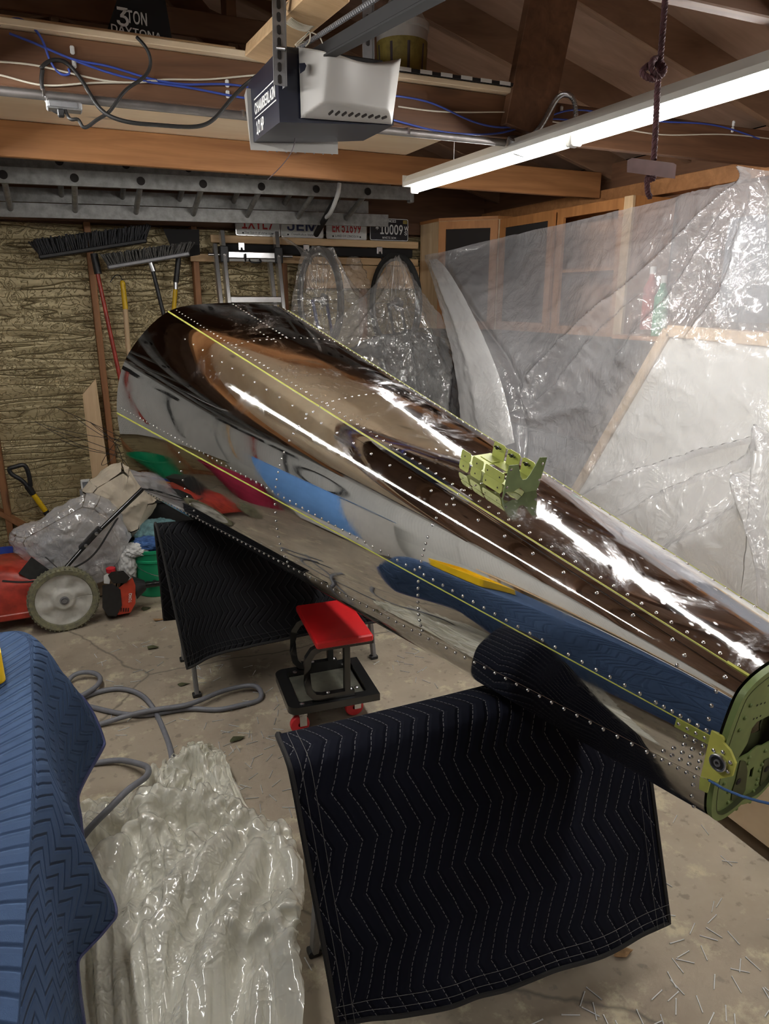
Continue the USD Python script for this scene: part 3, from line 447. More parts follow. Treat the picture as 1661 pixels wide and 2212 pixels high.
# ---------------------------------------------------------------- sawhorses and the blankets over them
def sawhorse(label, y, x0, x1, zt, dy, lx):
    t = thing('sawhorse', label, 'sawhorse', ((x0+x1)/2, y, 0))
    part(t, 'beam', box((x0, y-.022, zt-.06), (x1, y+.022, zt), .004), 'grey_steel')
    for x in lx:
        for s in (-1, 1):
            part(t, 'leg', bar((x, y+s*.015, zt-.05), (x, y+s*dy, .012), .030, .018, (1, 0, 0), .003), 'grey_steel'); part(t, 'foot', box((x-.018, y+s*dy-.014, 0), (x+.018, y+s*dy+.014, .018), .003), 'black_plastic', label='black plastic foot')
    return t
sawhorse('folding grey steel sawhorse nearest the camera, under the black quilted blanket', 1.235, .36, 1.22, .712, .150, (.424, 1.16)); sawhorse('folding grey steel sawhorse in the background, under the charcoal blanket', 2.945, .32, 1.24, .712, .172, (.37, 1.19))
def drape(ridge, front, back, n=90, m=110, wav=.012, seed=1, wide=.036):
    """cloth over a ridge: front hem, ridge and back hem given as functions of u in 0..1; st in metres"""
    u = np.linspace(0, 1, n); R, Fb, Bb = (np.array([f(a) for a in u]) for f in (ridge, front, back))
    v = np.linspace(-1, 1, m); P = np.zeros((m, n, 3)); st = np.zeros((m, n, 2))
    for j, b in enumerate(v):
        k = abs(b); E = Fb if b < 0 else Bb; q = R+(E-R)*k
        r = np.exp(-(k/.10)**2)*.010; q = q+V(0, 0, -1)*r
        nz = fbm(np.stack([u*3.2, np.full(n, b*.7), np.full(n, seed)], 1), 3, seed)-.5
        q[:, 1] += nz*wav*4*k*(1 if b < 0 else -1)+(np.sign(b)*.036*np.tanh(k/.02) if b < 0 else wide*np.tanh(k/.05))*(1-k); P[j] = q; st[j, :, 0] = u*np.linalg.norm(R[-1]-R[0]); st[j, :, 1] = np.linalg.norm(q-R, axis=1)*np.sign(b)
    return P, st
def blanket(name, label, P, st, m, group=None, hem=True, thread=None, twist=False, tm='bristle_grey'):
    t = thing(name, label, 'blanket', P.reshape(-1, 3).min(0)); g = grid(P, .007)
    uv = np.vstack([st.reshape(-1, 2)]*2)
    if twist: uv = uv[:, ::-1]
    part(t, 'quilted_cloth', g, m, smooth=True, uv=uv)
    if hem:
        e = np.vstack([P[0], P[1:, -1], P[-1, -2::-1], P[-2:0:-1, 0]]); part(t, 'bound_edge', tube(e, .006, 6, closed=True), 'black_matte', label='black bound edge')
    if thread:
        n = np.cross(P[1:, :-1]-P[:-1, :-1], P[:-1, 1:]-P[:-1, :-1]); 
        for off in thread:
            r, c = P.shape[:2]; k = off
            for l in (P[k, :], P[:, k], P[:, c-1-k]): part(t, 'hem_stitch', tube(l+V(0, -.0065, .004), .0007, 4), tm, label='pale double hem stitching')
    return t
lerp3 = lambda a, b, c: (lambda u: np.asarray(a)*(1-u)*(1-2*u)+np.asarray(b)*4*u*(1-u)+np.asarray(c)*u*(2*u-1))
BL, BM, BR = V(.37, 1.055, .165), az(1110, 2125, .13), az(1450, 1998, .12)
P, st = drape(lerp3((.325, 1.225, .752), (.78, 1.24, .737), (1.235, 1.24, .737)), lerp3(BL, BM, BR), lerp3((.47, 1.40, .45), (.80, 1.42, .40), (1.24, 1.44, .42)), wav=.012, seed=3, wide=.085)
blanket('moving_blanket', 'black quilted moving blanket with white zigzag stitching, nearest the camera', P, st, 'quilt_black', thread=(2, 4))
fb = lambda pts: (lambda u, c=CubicSpline(np.linspace(0, 1, len(pts)), np.array(pts)): c(u))
P, st = drape(lerp3((.285, 2.935, .752), (.78, 2.945, .737), (1.25, 2.945, .737)), fb([az(405, 1445, .185), az(455, 1418, .21), az(520, 1398, .23), az(640, 1374, .235), V(1.0, 2.72, .22), V(1.26, 2.73, .20)]), lerp3((.30, 3.12, .22), (.8, 3.13, .2), (1.25, 3.12, .22)), wav=.010, seed=8)
blanket('moving_blanket', 'charcoal quilted moving blanket with tone-on-tone zigzags, far sawhorse behind the red stool', P, st, 'quilt_charcoal', thread=(2, 4), tm='rubber')

# ---------------------------------------------------------------- rolling stool with a red seat
cs = thing('creeper_seat', 'rolling mechanic stool with a red padded seat and black tool tray', 'stool', (.840, 2.470, 0), -math.radians(5.2)); TC = place[cs]
L = lambda m: moved(cat(m) if isinstance(m, list) else m, TC)
out = Polygon([(-.18, .155), (.185, .155), (.185, -.165), (-.18, -.165)]); out = out.buffer(-.04).buffer(.04, 8).union(Polygon([(0, .155), (.185, .155), (.185, -.165), (0, -.165)])); inn = Polygon([(-.135, .115), (.145, .12), (.145, -.125), (-.135, -.125)]).buffer(-.015).buffer(.015)
ty = part(cs, 'tool_tray', L([prism(out.difference(inn), .030, basis((0, 0, .092), (1, 0, 0), (0, 1, 0))), prism(inn, .003, basis((0, 0, .097), (1, 0, 0), (0, 1, 0)))]), 'black_paint')
plain('tray_dust', (.10, .10, .075), .6, 0, .6, 9); part(ty, 'tray_bottom', L(prism(inn.buffer(-.003), .001, basis((0, 0, .1005), (1, 0, 0), (0, 1, 0)))), 'tray_dust', label='dusty tray bottom')
for y in (-.135, .125):
    c = np.array([(.165, .350), (.0, .350), (-.045, .350), (-.075, .338), (-.095, .31), (-.100, .275), (-.100, .205), (-.095, .170), (-.075, .145), (-.045, .136), (.0, .136), (.085, .136)])
    pth = np.array([(a, y, b) for a, b in c]); sq = Polygon([(-.0125, -.0125), (.0125, -.0125), (.0125, .0125), (-.0125, .0125)])
    part(cs, 'side_frame', L(trimesh.creation.sweep_polygon(sq, pth, engine='earcut')), 'black_paint', smooth=40)
    part(cs, 'upright', L(box((.045, y-.0125, .146), (.070, y+.0125, .340), .002)), 'black_paint')
    for x in (-.02, .072): part(cs, 'bolt', L(lathe([(.008, 0), (.008, .003), (.004, .006), (0, .006)], 10, (x, y, .148))), 'zinc')
part(cs, 'seat', L(box((-.07, -.18, .362), (.155, .185, .392), .006)), 'red_vinyl')
for x, y in ((-.125, -.14), (.11, -.09), (-.10, .11), (.11, .11)):
    ct = part(cs, 'caster', L([lathe([(.022, .090), (.022, .084), (.012, .080)], 14, (x, y, 0)), box((x-.014, y-.017, .034), (x+.014, y-.013, .082)), box((x-.014, y+.013, .034), (x+.014, y+.017, .082)), box((x-.016, y-.017, .078), (x+.016, y+.017, .084))]), 'zinc')
    part(ct, 'wheel', L(lathe([(.008, -.011), (.034, -.011), (.038, -.007), (.038, .007), (.034, .011), (.008, .011)], 24, (x-.012, y, .038), (0, 1, 0))), 'caster_red', label='red caster wheel')
    part(cs, 'bolt', L(lathe([(.009, 0), (.009, .003), (.004, .005), (0, .005)], 10, (x, y, .122))), 'zinc')
# two stems lying in the tray come with the other rivet stems below

# ---------------------------------------------------------------- table under the blue blanket
TZ = .835
t = thing('folding_table', 'folding table hidden under the blue quilted blanket', 'table', (-.62, .9, 0)); part(t, 'table_top', box((-1.1, -.3, TZ-.04), (-.155, 1.79, TZ-.004), .004), 'white_plastic')
for x in (-1.02, -.25):
    for y in (-.2, 1.68): part(t, 'leg', rod((x, y, 0), (x, y, TZ-.04), .014), 'grey_steel')
top = np.array([(-1.12, 1.82), (-.75, 1.825), (-.40, 1.83), (-.20, 1.825), (-.145, 1.75), (-.135, 1.55), (-.128, 1.35), (-.125, 1.15), (-.125, .95), (-.13, .7), (-.13, .45), (-.13, .1), (-.13, -.32)])
hem = np.array([(-1.12, 1.95, .4), (-.75, 1.96, .42), (-.42, 1.99, .42), tuple(az(150, 1500, .50)), tuple(az(221, 1612, .33)), tuple(az(166, 1728, .36)), tuple(az(184, 1850, .27)), tuple(az(249, 1972, .19)), tuple(az(166, 2095, .20)), tuple(az(185, 2270, .13)), (-.04, .45, .12), (-.07, .1, .15), (-.05, -.32, .13)], float)
nu, nv = 240, 56; uu = np.linspace(0, 1, nu); kk = np.linspace(0, 1, len(top))
tp, hm = PchipInterpolator(kk, top)(uu), PchipInterpolator(kk, hem)(uu); rows, sts = [], []
al = np.r_[0, np.cumsum(np.linalg.norm(np.diff(tp, axis=0), axis=1))]
for k in range(14):                                                     # over the top, in to the middle
    w = (1-k/13)**1.0; c = V(-.62, .8); p = tp*(1-w)+(tp*.08+c*.92)*w; p = np.c_[p, np.full(nu, TZ+.006)+.004*(fbm(np.c_[p*5, np.zeros(nu)], 3, 2)-.5)]; rows.append(p); sts.append(np.c_[al, .45-.45*k/13-np.zeros(nu)])
for k in range(1, nv):
    b = k/(nv-1); p0 = np.c_[tp, np.full(nu, TZ+.006)]; p = p0+(hm-p0)*b; cv = 1-(1-min(b/.06, 1))**2
    p[:, :2] = tp+(hm[:, :2]-tp)*(b**.8); dirn = hm[:, :2]-tp; dirn /= np.linalg.norm(dirn, axis=1)[:, None]+1e-9; p[:, :2] += dirn*.012*np.sin(min(b/.05, 1)*np.pi/2)
    f = (fbm(np.c_[al*6+b*1.2, np.full(nu, b*2.), np.zeros(nu)], 3, 5)-.5)*.05*b**.7; p[:, :2] += dirn*f[:, None]; rows.append(p); sts.append(np.c_[al, np.full(nu, -.3-b*.7)])
bt = thing('moving_blanket', 'blue quilted moving blanket draped over the table at the left edge', 'blanket', (-.62, .8, TZ))
part(bt, 'quilted_cloth', grid(np.array(rows), .006), 'quilt_blue', smooth=True, uv=np.vstack([np.array(sts).reshape(-1, 2)]*2))
part(bt, 'bound_edge', tube(rows[-1], .006, 6), 'navy_print', label='bound hem')
bn = thing('parts_tray', 'yellow plastic parts tray at the edge of the blue-covered table', 'parts tray', (-.345, 1.64, TZ+.012), math.radians(8)); TT = place[bn]; L2 = lambda m: moved(m, TT)
o, i = rr(.30, .24, .02), rr(.285, .225, .016)
part(bn, 'tray_body', L2(cat(prism(o, .003), prism(o.difference(i), .065))), 'yellow_plastic')
for x in (-.05, .05): part(bn, 'divider', L2(box((x-.001, -.112, .003), (x+.001, .112, .05))), 'yellow_plastic')
part(bn, 'divider', L2(box((-.142, -.001, .003), (.142, .001, .05))), 'yellow_plastic')
part(bn, 'fasteners', L2(cat(*[moved(lathe([(.003, 0), (.003, .002), (.0015, .002), (.0015, .01), (0, .01)], 6), trimesh.transformations.compose_matrix(translate=(RNG.uniform(-.13, .13), RNG.uniform(-.10, .10), RNG.uniform(.005, .012)), angles=RNG.uniform(0, 6, 3))) for _ in range(160)])), 'leaf_brown', kind='stuff')

# ---------------------------------------------------------------- hose, rivet stems and litter on the floor
zh = lambda pts, z=.0115: [az(a/2.443, 1320+b/2.443, z) for a, b in pts]
h1 = zh([(150, 560), (260, 470), (340, 400), (400, 357), (470, 345), (532, 383), (505, 425), (420, 478), (330, 540)]); h2 = zh([(300, 600), (410, 472), (500, 432), (620, 410), (720, 430), (800, 500), (860, 620), (905, 760), (910, 900)]); h3 = zh([(200, 470), (430, 495), (560, 525), (800, 545), (1000, 515), (1150, 520), (1300, 490), (1378, 455), (1365, 428), (1280, 420), (1150, 455), (1000, 515), (850, 540), (700, 570), (520, 600), (300, 660)]); h4 = zh([(300, 830), (520, 800), (620, 800), (720, 840), (790, 920), (780, 1030), (700, 1140), (600, 1230), (480, 1310), (380, 1350)])
for h, a, b in ((h1, 3, 9), (h3, 8, 14)):
    for k in range(a, min(b, len(h))): h[k][2] += .021
h4 = [p+V(0, 0, z) for p, z in zip(h4, (0, 0, .01, .03, .07, .11, .14, .13, .10, .04))]
hs = thing('air_hose', 'grey air hose looping across the floor and under the clear plastic sheet', 'hose', tuple(h3[4]))
for h in (h1, h2, h3, h4): part(hs, 'hose_loop', tube(spline(h, 90), .0105, 10), 'hose_grey', smooth=60)
spots = [(az(u, v), w) for u, v, w in ((1240, 2130, 26), (1320, 2080, 14), (1500, 2130, 22), (1520, 1990, 14), (1600, 2120, 14), (1450, 1780, 3), (560, 1600, 26), (480, 1660, 16), (600, 1500, 22), (560, 1740, 12), (420, 1460, 14), (300, 1580, 12), (640, 1700, 10), (330, 1440, 10), (900, 1440, 12), (950, 1420, 8), (240, 1420, 8), (380, 1360, 6), (740, 1480, 3), (870, 1400, 8), (600, 1790, 5), (660, 2120, 4), (1430, 1980, 5))]
sm = None; rs = np.random.default_rng(5)
for c, w in spots:
    for _ in range(w):
        p = c[:2]+rs.normal(0, .12, 2); a = rs.uniform(0, 180); Ls = rs.uniform(.032, .052)
        if -.1 > p[0] or (.42 < p[0] < 1.3 and 1.0 < p[1] < 1.4): continue
        if sm is None:
            sm = thing('rivet_stem', 'thin cut-off aluminium rivet stem lying on the concrete floor', 'rivet stem', (p[0], p[1], .0016), math.radians(a), 'rivet stems scattered over the floor'); part(sm, 'shank', moved(tube([(-.022, 0, 0), (.019, 0, 0)], 0.0014, 6), place[sm]), 'stem_metal'); part(sm, 'head', moved(tube([(.019, 0, 0), (.022, 0, 0)], 0.0019, 6), place[sm]), 'stem_metal')
        else: copy_of(sm, (p[0], p[1], .0016+.0003*rs.random()), (0, rs.uniform(-2, 2), a))
for k, (u, v) in enumerate(((318, 1315), (334, 1398), (350, 1340), (393, 1478), (508, 1598), (1345, 2062))):
    c = az(u, v, .003); pts = rs.normal(0, 1, (14, 3))*V(.018, .012, .003)
    single('dry_leaf' if k in (0, 2, 5) else 'dirt_clod', moved(hull(pts-V(0, 0, pts[:, 2].min())+V(0, 0, 0)), trimesh.transformations.translation_matrix((c[0], c[1], 0.0005))), 'leaf_brown' if k in (2, 5) else 'leaf_dark',
           ('crumpled dark leaf by the green bucket', 'dark clod of dirt at the left near the charcoal blanket', 'curled brown leaf on the floor by the green bucket', 'small dark clod between the hose and the far sawhorse leg', 'tiny dark clod below the hose loop', 'brown scrap at the hem of the nearest black blanket')[k], 'leaf' if k in (0, 2, 5) else 'dirt')

# crumpled plastic sheet: a sheet half as big again as the patch of floor it lies on, left to buckle and settle
from shapely import distance, points as shp_points
def settle(Lpx, Rpx, n=(150, 110), grow=(1.30, 1.42), ropes=(), steps=170, seed=1, noise=.05):
    k = np.linspace(0, 1, len(Lpx)); vv = np.linspace(0, 1, n[0]); Le, Re = (PchipInterpolator(k, np.array([az(*p)[:2] for p in q]))(vv) for q in (Lpx, Rpx))
    u = np.linspace(0, 1, n[1]); X = np.zeros((*n, 3)); X[..., :2] = Le[:, None]*(1-u[None, :, None])+Re[:, None]*u[None, :, None]
    l0 = np.linalg.norm(np.diff(X[..., :2], axis=0), axis=-1).mean()*grow[0]; l1 = np.maximum(np.linalg.norm(np.diff(X[..., :2], axis=1), axis=-1), .004)*grow[1]
    l1 = np.repeat((l1.mean(1)*np.interp(vv, [0, .15, .3], [.78, .85, 1]))[:, None], n[1]-1, 1); q = X[..., :2].reshape(-1, 2); h = np.zeros(len(q)); pq_ = shp_points(q)
    for pix, w, hh in ropes: h = np.maximum(h, hh*np.sqrt(np.maximum(0, 1-(distance(LineString([az(*a)[:2] for a in pix]), pq_)/w/1.3)**2)))
    nz = (fbm(np.c_[q*np.array([9,6]), np.zeros(len(q))], 3, seed)-.2)*noise+(fbm(np.c_[q*26, np.zeros(len(q))], 2, seed+3)-.5)*.03
    X[..., 2] = .006+np.maximum(0, h.reshape(n)*.8+nz.reshape(n)); rg_ = np.random.default_rng(seed); X[..., :2] += rg_.normal(0, .002, (*n, 2)); V_ = np.zeros_like(X); home = X.copy()
    def fix(a, b, L, st):
        d = X[b]-X[a]; le = np.linalg.norm(d, axis=-1)+1e-9; c = (st*.5*(le-L)/le)[..., None]*d; X[a] += c; X[b] -= c
    S = slice
    for it in range(steps):
        p = X.copy(); V_[..., 2] -= .00024; X += V_*.5
        for _ in range(3):
            for o in (0, 1):
                e = (n[0]-o-1)//2*2+o; fix((S(o, e, 2),), (S(o+1, e+1, 2),), l0, .9)
                e = (n[1]-o-1)//2*2+o; fix((S(None), S(o, e, 2)), (S(None), S(o+1, e+1, 2)), l1[:, o:e:2], .9)
            for o in (0, 1, 2, 3):
                ri = np.arange(o, n[0]-2, 4); fix((ri,), (ri+2,), 1.93*l0, .22); ci = np.arange(o, n[1]-2, 4); fix((S(None), ci), (S(None), ci+2), 1.93*l1[:, :1], .22)
            X[..., 2] = np.maximum(X[..., 2], .005)
        w = np.ones(n)*.004; w[:3] = w[-3:] = .06; w[:, :3] = w[:, -3:] = .06; X += (home-X)*np.stack([w, w, w*.35], -1)
        V_ = (X-p)*.86
    X[..., 2] = np.maximum(X[..., 2], .004)
    for _ in range(1): X[1:-1, 1:-1] = .5*X[1:-1, 1:-1]+.125*(X[:-2, 1:-1]+X[2:, 1:-1]+X[1:-1, :-2]+X[1:-1, 2:])
    return X
LP = [(425, 1633), (385, 1637), (345, 1672), (300, 1716), (200, 1762), (120, 1800), (60, 1860), (30, 1950), (20, 2060), (20, 2200), (20, 2420)]; RP = [(442, 1631), (470, 1648), (495, 1680), (516, 1740), (585, 1796), (632, 1852), (655, 1926), (658, 2036), (648, 2110), (660, 2230), (640, 2440)]
RO = [([(300, 1830), (240, 1900), (150, 1990)], .045, .10), ([(240, 1790), (180, 1830), (100, 1900)], .04, .08), ([(200, 1960), (120, 2060), (60, 2200)], .05, .09), ([(330, 1780), (430, 1775), (520, 1800), (590, 1850), (622, 1940), (625, 2040), (615, 2150), (640, 2300)], .05, .13), ([(370, 1700), (395, 1662), (440, 1650), (482, 1690), (500, 1740)], .04, .06), ([(560, 1890), (520, 1990), (470, 2100), (400, 2260)], .045, .16), ([(500, 1850), (430, 1930), (330, 1980), (230, 2040)], .04, .12), ([(310, 1770), (340, 1860), (400, 1910), (430, 1850)], .045, .13), ([(360, 2010), (300, 2120), (200, 2200)], .05, .11), ([(560, 2030), (590, 2120), (560, 2300)], .035, .11)]
XS = settle(LP, RP, (150, 110), (1.32, 1.5), RO, 190, 5, .12); XS[:22, :, 2] *= np.linspace(.35, 1, 22)[:, None]
g_ = [np.linspace(0, 1, k) for k in XS.shape[:2]]; XS = np.stack([RectBivariateSpline(*g_, XS[..., k])(np.linspace(0, 1, 300), np.linspace(0, 1, 220)) for k in range(3)], -1); XS[..., 2] = np.maximum(XS[..., 2], .004)
single('plastic_sheet', grid(XS), 'film_floor', 'crumpled heap of yellowed clear plastic sheeting on the floor beside the blue blanket', 'plastic sheet', smooth=True)

# ---------------------------------------------------------------- against the back wall
YW = YB-.13                                                             # face of the battens
rl = thing('storage_rail', 'black wall rail with silver hooks between two pale battens', 'rail', (1.7, YW, 1.945))
part(rl, 'rail', box((1.06, YW-.022, 1.916), (2.46, YW-.001, 1.976), .006), 'black_matte')
for u in (522, 662, 820):
    p = ay(u, 545, YW-.03); hk = part(rl, 'hook_plate', box((p[0]-.022, YW-.034, 1.935), (p[0]+.022, YW-.023, 1.985), .003), 'zinc', label='silver hook plate')
    part(hk, 'hook', tube(spline([(p[0], YW-.035, 1.95), (p[0], YW-.07, 1.90), (p[0], YW-.10, 1.86), (p[0], YW-.13, 1.88), (p[0], YW-.135, 1.91)], 20), .006, 8), 'black_plastic')
# licence plates
def plate(label, u, bg, col, big, small, z=2.105, extra=None):
    c = ay(u, 495, YW); w, h = .305, .152; x0 = c[0]; t = thing('licence_plate', label, 'licence plate', (x0+w/2, YW-.004, z))
    fx = V(1, 0, 0); o = V(x0, YW-.004, z-h/2)
    part(t, 'plate', moved(prism(rr(w, h, .012), .0016), basis(V(x0+w/2, YW-.003, z), fx, (0, 0, 1))), bg); 
    rim = rr(w-.004, h-.004, .011); part(t, 'rim', moved(prism(rim.difference(rr(w-.012, h-.012, .009)), .0012), basis(V(x0+w/2, YW-.0046, z), fx, (0, 0, 1))), 'zinc' if bg == 'plate_white' else 'white_print')
    part(t, 'number', text(big, .062, o+V(w*.5, -.0010, .046), fx, (0, 0, 1), True, .0008, .215, True), col, smooth=False)
    part(t, 'motto', text(small, .014, o+V(w*.5, -.0010, .014), fx, (0, 0, 1), False, .0006, None, True), col if bg != 'plate_white' else 'black_print', smooth=False)
    for x in (.05, w-.05): part(t, 'bolt', lathe([(.006, 0), (.005, .002), (0, .003)], 10, o+V(x, -.001, .018), (0, -1, 0)), 'black_plastic')
    for s, hh, x, zz, m in extra or (): part(t, 'print', text(s, hh, o+V(x, -.001, zz), fx, (0, 0, 1), True, .0006), m, smooth=False)
    return t, o
plate('white licence plate with dark red letters, half hidden by the silver step ladder', 508, 'plate_white', 'red_print', '1XYL7', 'The Spirit of America')
plate('white licence plate with blue letters between the step ladder and the foam-gripped hook', 606, 'plate_white', 'navy_print', 'JEM', 'Constitution State')
plate('white licence plate with dark red letters, second from the right', 704, 'plate_white', 'red_print', 'ER 51699', 'LAND OF LINCOLN')
t, o = plate('black licence plate with white letters, rightmost of the four', 798, 'plate_black', 'white_print', '*10009', 'WHITE SOX', extra=(('ILLINOIS', .017, .10, .125, 'white_print'), ('W', .026, .272, .075, 'white_print'), ('S', .026, .274, .043, 'white_print')))
part(t, 'sticker', box(o+V(.262, -.0012, .118), o+V(.295, -.0004, .142)), 'label_yellow')
# multi-position ladder leaning on the wall
sl = thing('folding_ladder', 'silver multi-position aluminium ladder leaning on the back wall', 'ladder', (1.25, 4.6, 0))
for u, v, o in ((478, 500, 0), (595, 503, 0), (463, 528, .05), (582, 560, .05)):
    a = ay(u, v, YW-.06-o*.3); b = V(a[0]-.02, a[1]-.48-o, 0.02); part(sl, 'rail', bar(a, b, .065 if not o else .05, .026, (1, 0, 0), .003), 'bright_alu'); part(sl, 'foot', box(b-V(.03, .03, .02), b+V(.03, .03, .03), .004), 'black_plastic', label='black rubber foot')
a0, a1 = ay(478, 500, YW-.06), ay(595, 503, YW-.06)
for k in range(7):
    f = (1.93-.28*k-.02)/a0[2]; y = (YW-.06)*1-.48*(1-f); x0, x1 = a0[0]-.02*(1-f), a1[0]-.02*(1-f); z = a0[2]*f
    part(sl, 'rung', box((x0, y-.025, z-.028), (x1, y+.02, z+.012), .004), 'bright_alu')
    if k == 0:
        part(sl, 'rung_lip', box((x0+.02, y-.03, z-.05), (x1-.02, y-.02, z-.03), .003), 'dull_alu'); part(sl, 'rung_handle', tube(spline([(x0+.16, y-.035, z-.035), (x0+.16, y-.06, z-.05), (x0+.23, y-.06, z-.05), (x0+.23, y-.035, z-.035)], 16), .005, 6), 'black_plastic')
        for x, sg in ((x0, -1), (x1, 1)):
            part(sl, 'hinge_block', box((x-.028, y-.035, z-.055), (x+.028, y+.03, z+.045), .005), 'black_plastic', label='black hinge block'); part(sl, 'lock_pin', rod((x, y-.005, z-.008), (x+sg*.10, y-.005, z-.008), .010), 'zinc')
            part(sl, 'bolt', lathe([(.010, 0), (.008, .004), (0, .006)], 10, (x, y-.035, z-.008), (0, -1, 0)), 'zinc')
    else: part(sl, 'rung_lip', box((x0+.02, y-.03, z-.04), (x1-.02, y-.02, z-.03), .003), 'dull_alu')
# brooms, standing head up
def broom(label, hl, hr, y, block, bristle, tuft, hdl, grips):
    a, b = ay(*hl, y), ay(*hr, y); t = thing('push_broom', label, 'broom', (a+b)/2*V(1, 1, 0)); d = (b-a)/np.linalg.norm(b-a); Lb = np.linalg.norm(b-a)
    part(t, 'head_block', bar(a, b, .065, .026, bev=.006), block)
    ms = []; n = int(Lb/.011); rg_ = np.random.default_rng(int(Lb*1000))
    for i in range(n):
        for j in range(6):
            p = a+d*(i+.5+rg_.uniform(-.3, .3))*Lb/n+V(0, -.026+j*.0105, .010); q = p+V(rg_.normal(0, .010)+(i/n-.5)*.05, (j-2.5)*.010+rg_.normal(0, .006), tuft*rg_.uniform(.88, 1.05)); ms.append(tube([p, q], [.0035, .0052], 5))
    part(t, 'bristles', ms, bristle, smooth=False, kind='stuff')
    for nm, p0, p1, yy0, yy1, r, m in grips: part(t, nm, rod(ay(*p0, yy0), ay(*p1, yy1), r), m)
    return t
broom('wide black push broom with a red handle, head up against the foil wall', (84, 556), (316, 520), 4.93, 'black_plastic', 'bristle_black', .085, None, [('socket', (203, 548), (212, 592), 4.93, 4.92, .022, 'black_plastic'), ('handle', (210, 588), (262, 830), 4.92, 4.86, .0125, 'red_paint'), ('handle_end', (262, 830), (300, 1010), 4.86, 4.80, .0125, 'red_paint')])
broom('smaller push broom with pale grey bristles and a black handle', (232, 578), (408, 548), 4.86, 'grey_steel', 'bristle_grey', .062, None, [('socket', (325, 566), (331, 586), 4.86, 4.86, .018, 'zinc'), ('handle', (330, 584), (356, 690), 4.86, 4.84, .0125, 'black_plastic'), ('handle_end', (356, 690), (420, 960), 4.84, 4.80, .0125, 'black_plastic')])
t = thing('garden_tool', 'worn yellow and bare wood tool handle standing between the two brooms', 'handle', tuple(ay(270, 700, 4.95)*V(1, 1, 0)))
part(t, 'yellow_grip', tube([ay(264, 606, 4.95), ay(265, 612, 4.95), ay(271, 668, 4.94)], [.010, .016, .016], 12), 'yellow_paint'); part(t, 'wood_shaft', rod(ay(271, 668, 4.94), ay(276, 740, 4.93), .0155), 'pine_z'); part(t, 'wood_shaft', rod(ay(276, 740, 4.93), V(.44, 4.82, .0), .0155), 'pine_z'); part(t, 'wire_hook', tube(spline([ay(264, 608, 4.95), ay(261, 598, 4.95), ay(255, 594, 4.96), ay(238, 610, 4.97)], 12), .003, 6), 'black_plastic')
t = thing('telescopic_pole', 'yellow telescopic pole with a black grip beside the silver ladder', 'pole', tuple(ay(383, 600, 4.93)*V(1, 1, 0)))
part(t, 'grip', rod(ay(386, 556, 4.93), ay(380, 610, 4.93), .017), 'black_plastic'); part(t, 'collar', rod(ay(380, 610, 4.93), ay(379, 625, 4.93), .015), 'zinc'); part(t, 'shaft', rod(ay(379, 625, 4.93), ay(373, 700, 4.93), .014), 'yellow_paint'); part(t, 'shaft', rod(ay(373, 700, 4.93), ay(350, 1000, 4.88), .014), 'yellow_paint')
t = thing('black_jacket', 'dark cloth hung on the wall behind the broom heads', 'cloth', (.86, 5.0, 1.98)); part(t, 'cloth', hull([ay(*p, y) for p in ((352, 494), (430, 496), (432, 550), (400, 556), (372, 540)) for y in (4.985, 5.015)]), 'black_matte')
# boards, shovel, wires, little box
P4 = [(178, 852), (207, 818), (234, 1030), (200, 1040)]
c4 = [ay(*p, 4.90) for p in P4]; sb = Polygon([(p[0], p[2]) for p in c4[:2]]+[(c4[2][0]+.005, c4[2][2]), (c4[2][0]+.04, .002), (c4[3][0]+.03, .002), (c4[3][0], c4[3][2])])
single('scrap_board', moved(prism(sb, .019), basis((0, 4.915, 0), (1, 0, 0), (0, 0, 1))), 'pine_z', 'pale pine board with a slanted cut top leaning on the foil wall', 'board')
t = thing('shovel', 'black and yellow D-handle shovel leaning at the far left', 'shovel', tuple(ay(80, 1060, 4.75)*V(1, 1, 0))); gp = lambda a, b: ay(a, b, 4.75)
part(t, 'd_handle', tube(spline([gp(62, 1055), gp(42, 1034), gp(22, 1020), gp(20, 1013), gp(30, 1009), gp(52, 1005), gp(60, 1018), gp(66, 1050)], 40), .013, 8), 'black_plastic'); part(t, 'neck', tube([gp(60, 1050), gp(72, 1068)], [.022, .018], 10), 'black_plastic'); part(t, 'shaft', rod(gp(68, 1062), gp(104, 1112), .0165), 'yellow_paint'); part(t, 'lower_shaft', rod(gp(98, 1104), gp(190, 1245), .018), 'black_plastic')
t = thing('wire_bundle', 'loose bundle of thin dark wires sticking out beside the pine board', 'wire', tuple(ay(220, 940, 4.6)))
for q in ([(262, 945), (200, 915), (120, 880)], [(262, 950), (190, 940), (85, 915)], [(262, 980), (180, 950), (100, 925)], [(262, 985), (170, 960), (75, 910)], [(262, 965), (195, 925), (160, 900)], [(262, 990), (200, 975), (130, 950)], [(262, 940), (225, 990), (220, 1005), (235, 998), (255, 960)], [(262, 955), (215, 930), (195, 912)], [(195, 912), (250, 960), (268, 1010)]): part(t, 'wire', tube(spline(([V(.30, 4.46, .0), V(.25, 4.40, .30)] if q[0] == (262, 990) else [])+[ay(a, b, 4.45+.05*i) for i, (a, b) in enumerate(q)], 24), .0016, 5), 'steel_wire')
c = ay(185, 1047, 4.70); t = thing('sensor_box', 'small white square box with a dark face by the canvas drop cloth', 'box', tuple(c)); part(t, 'case', box(c-V(.028, 0, .032), c+V(.028, .02, .032), .004), 'white_plastic'); part(t, 'face', box(c-V(.018, .002, .018), c+V(.018, 0, .018)), 'silver_bag', label='grey display face'); part(t, 'stand', box(c-V(.04, -.0, .07), c+V(.03, .03, -.033), .003), 'box_steel')

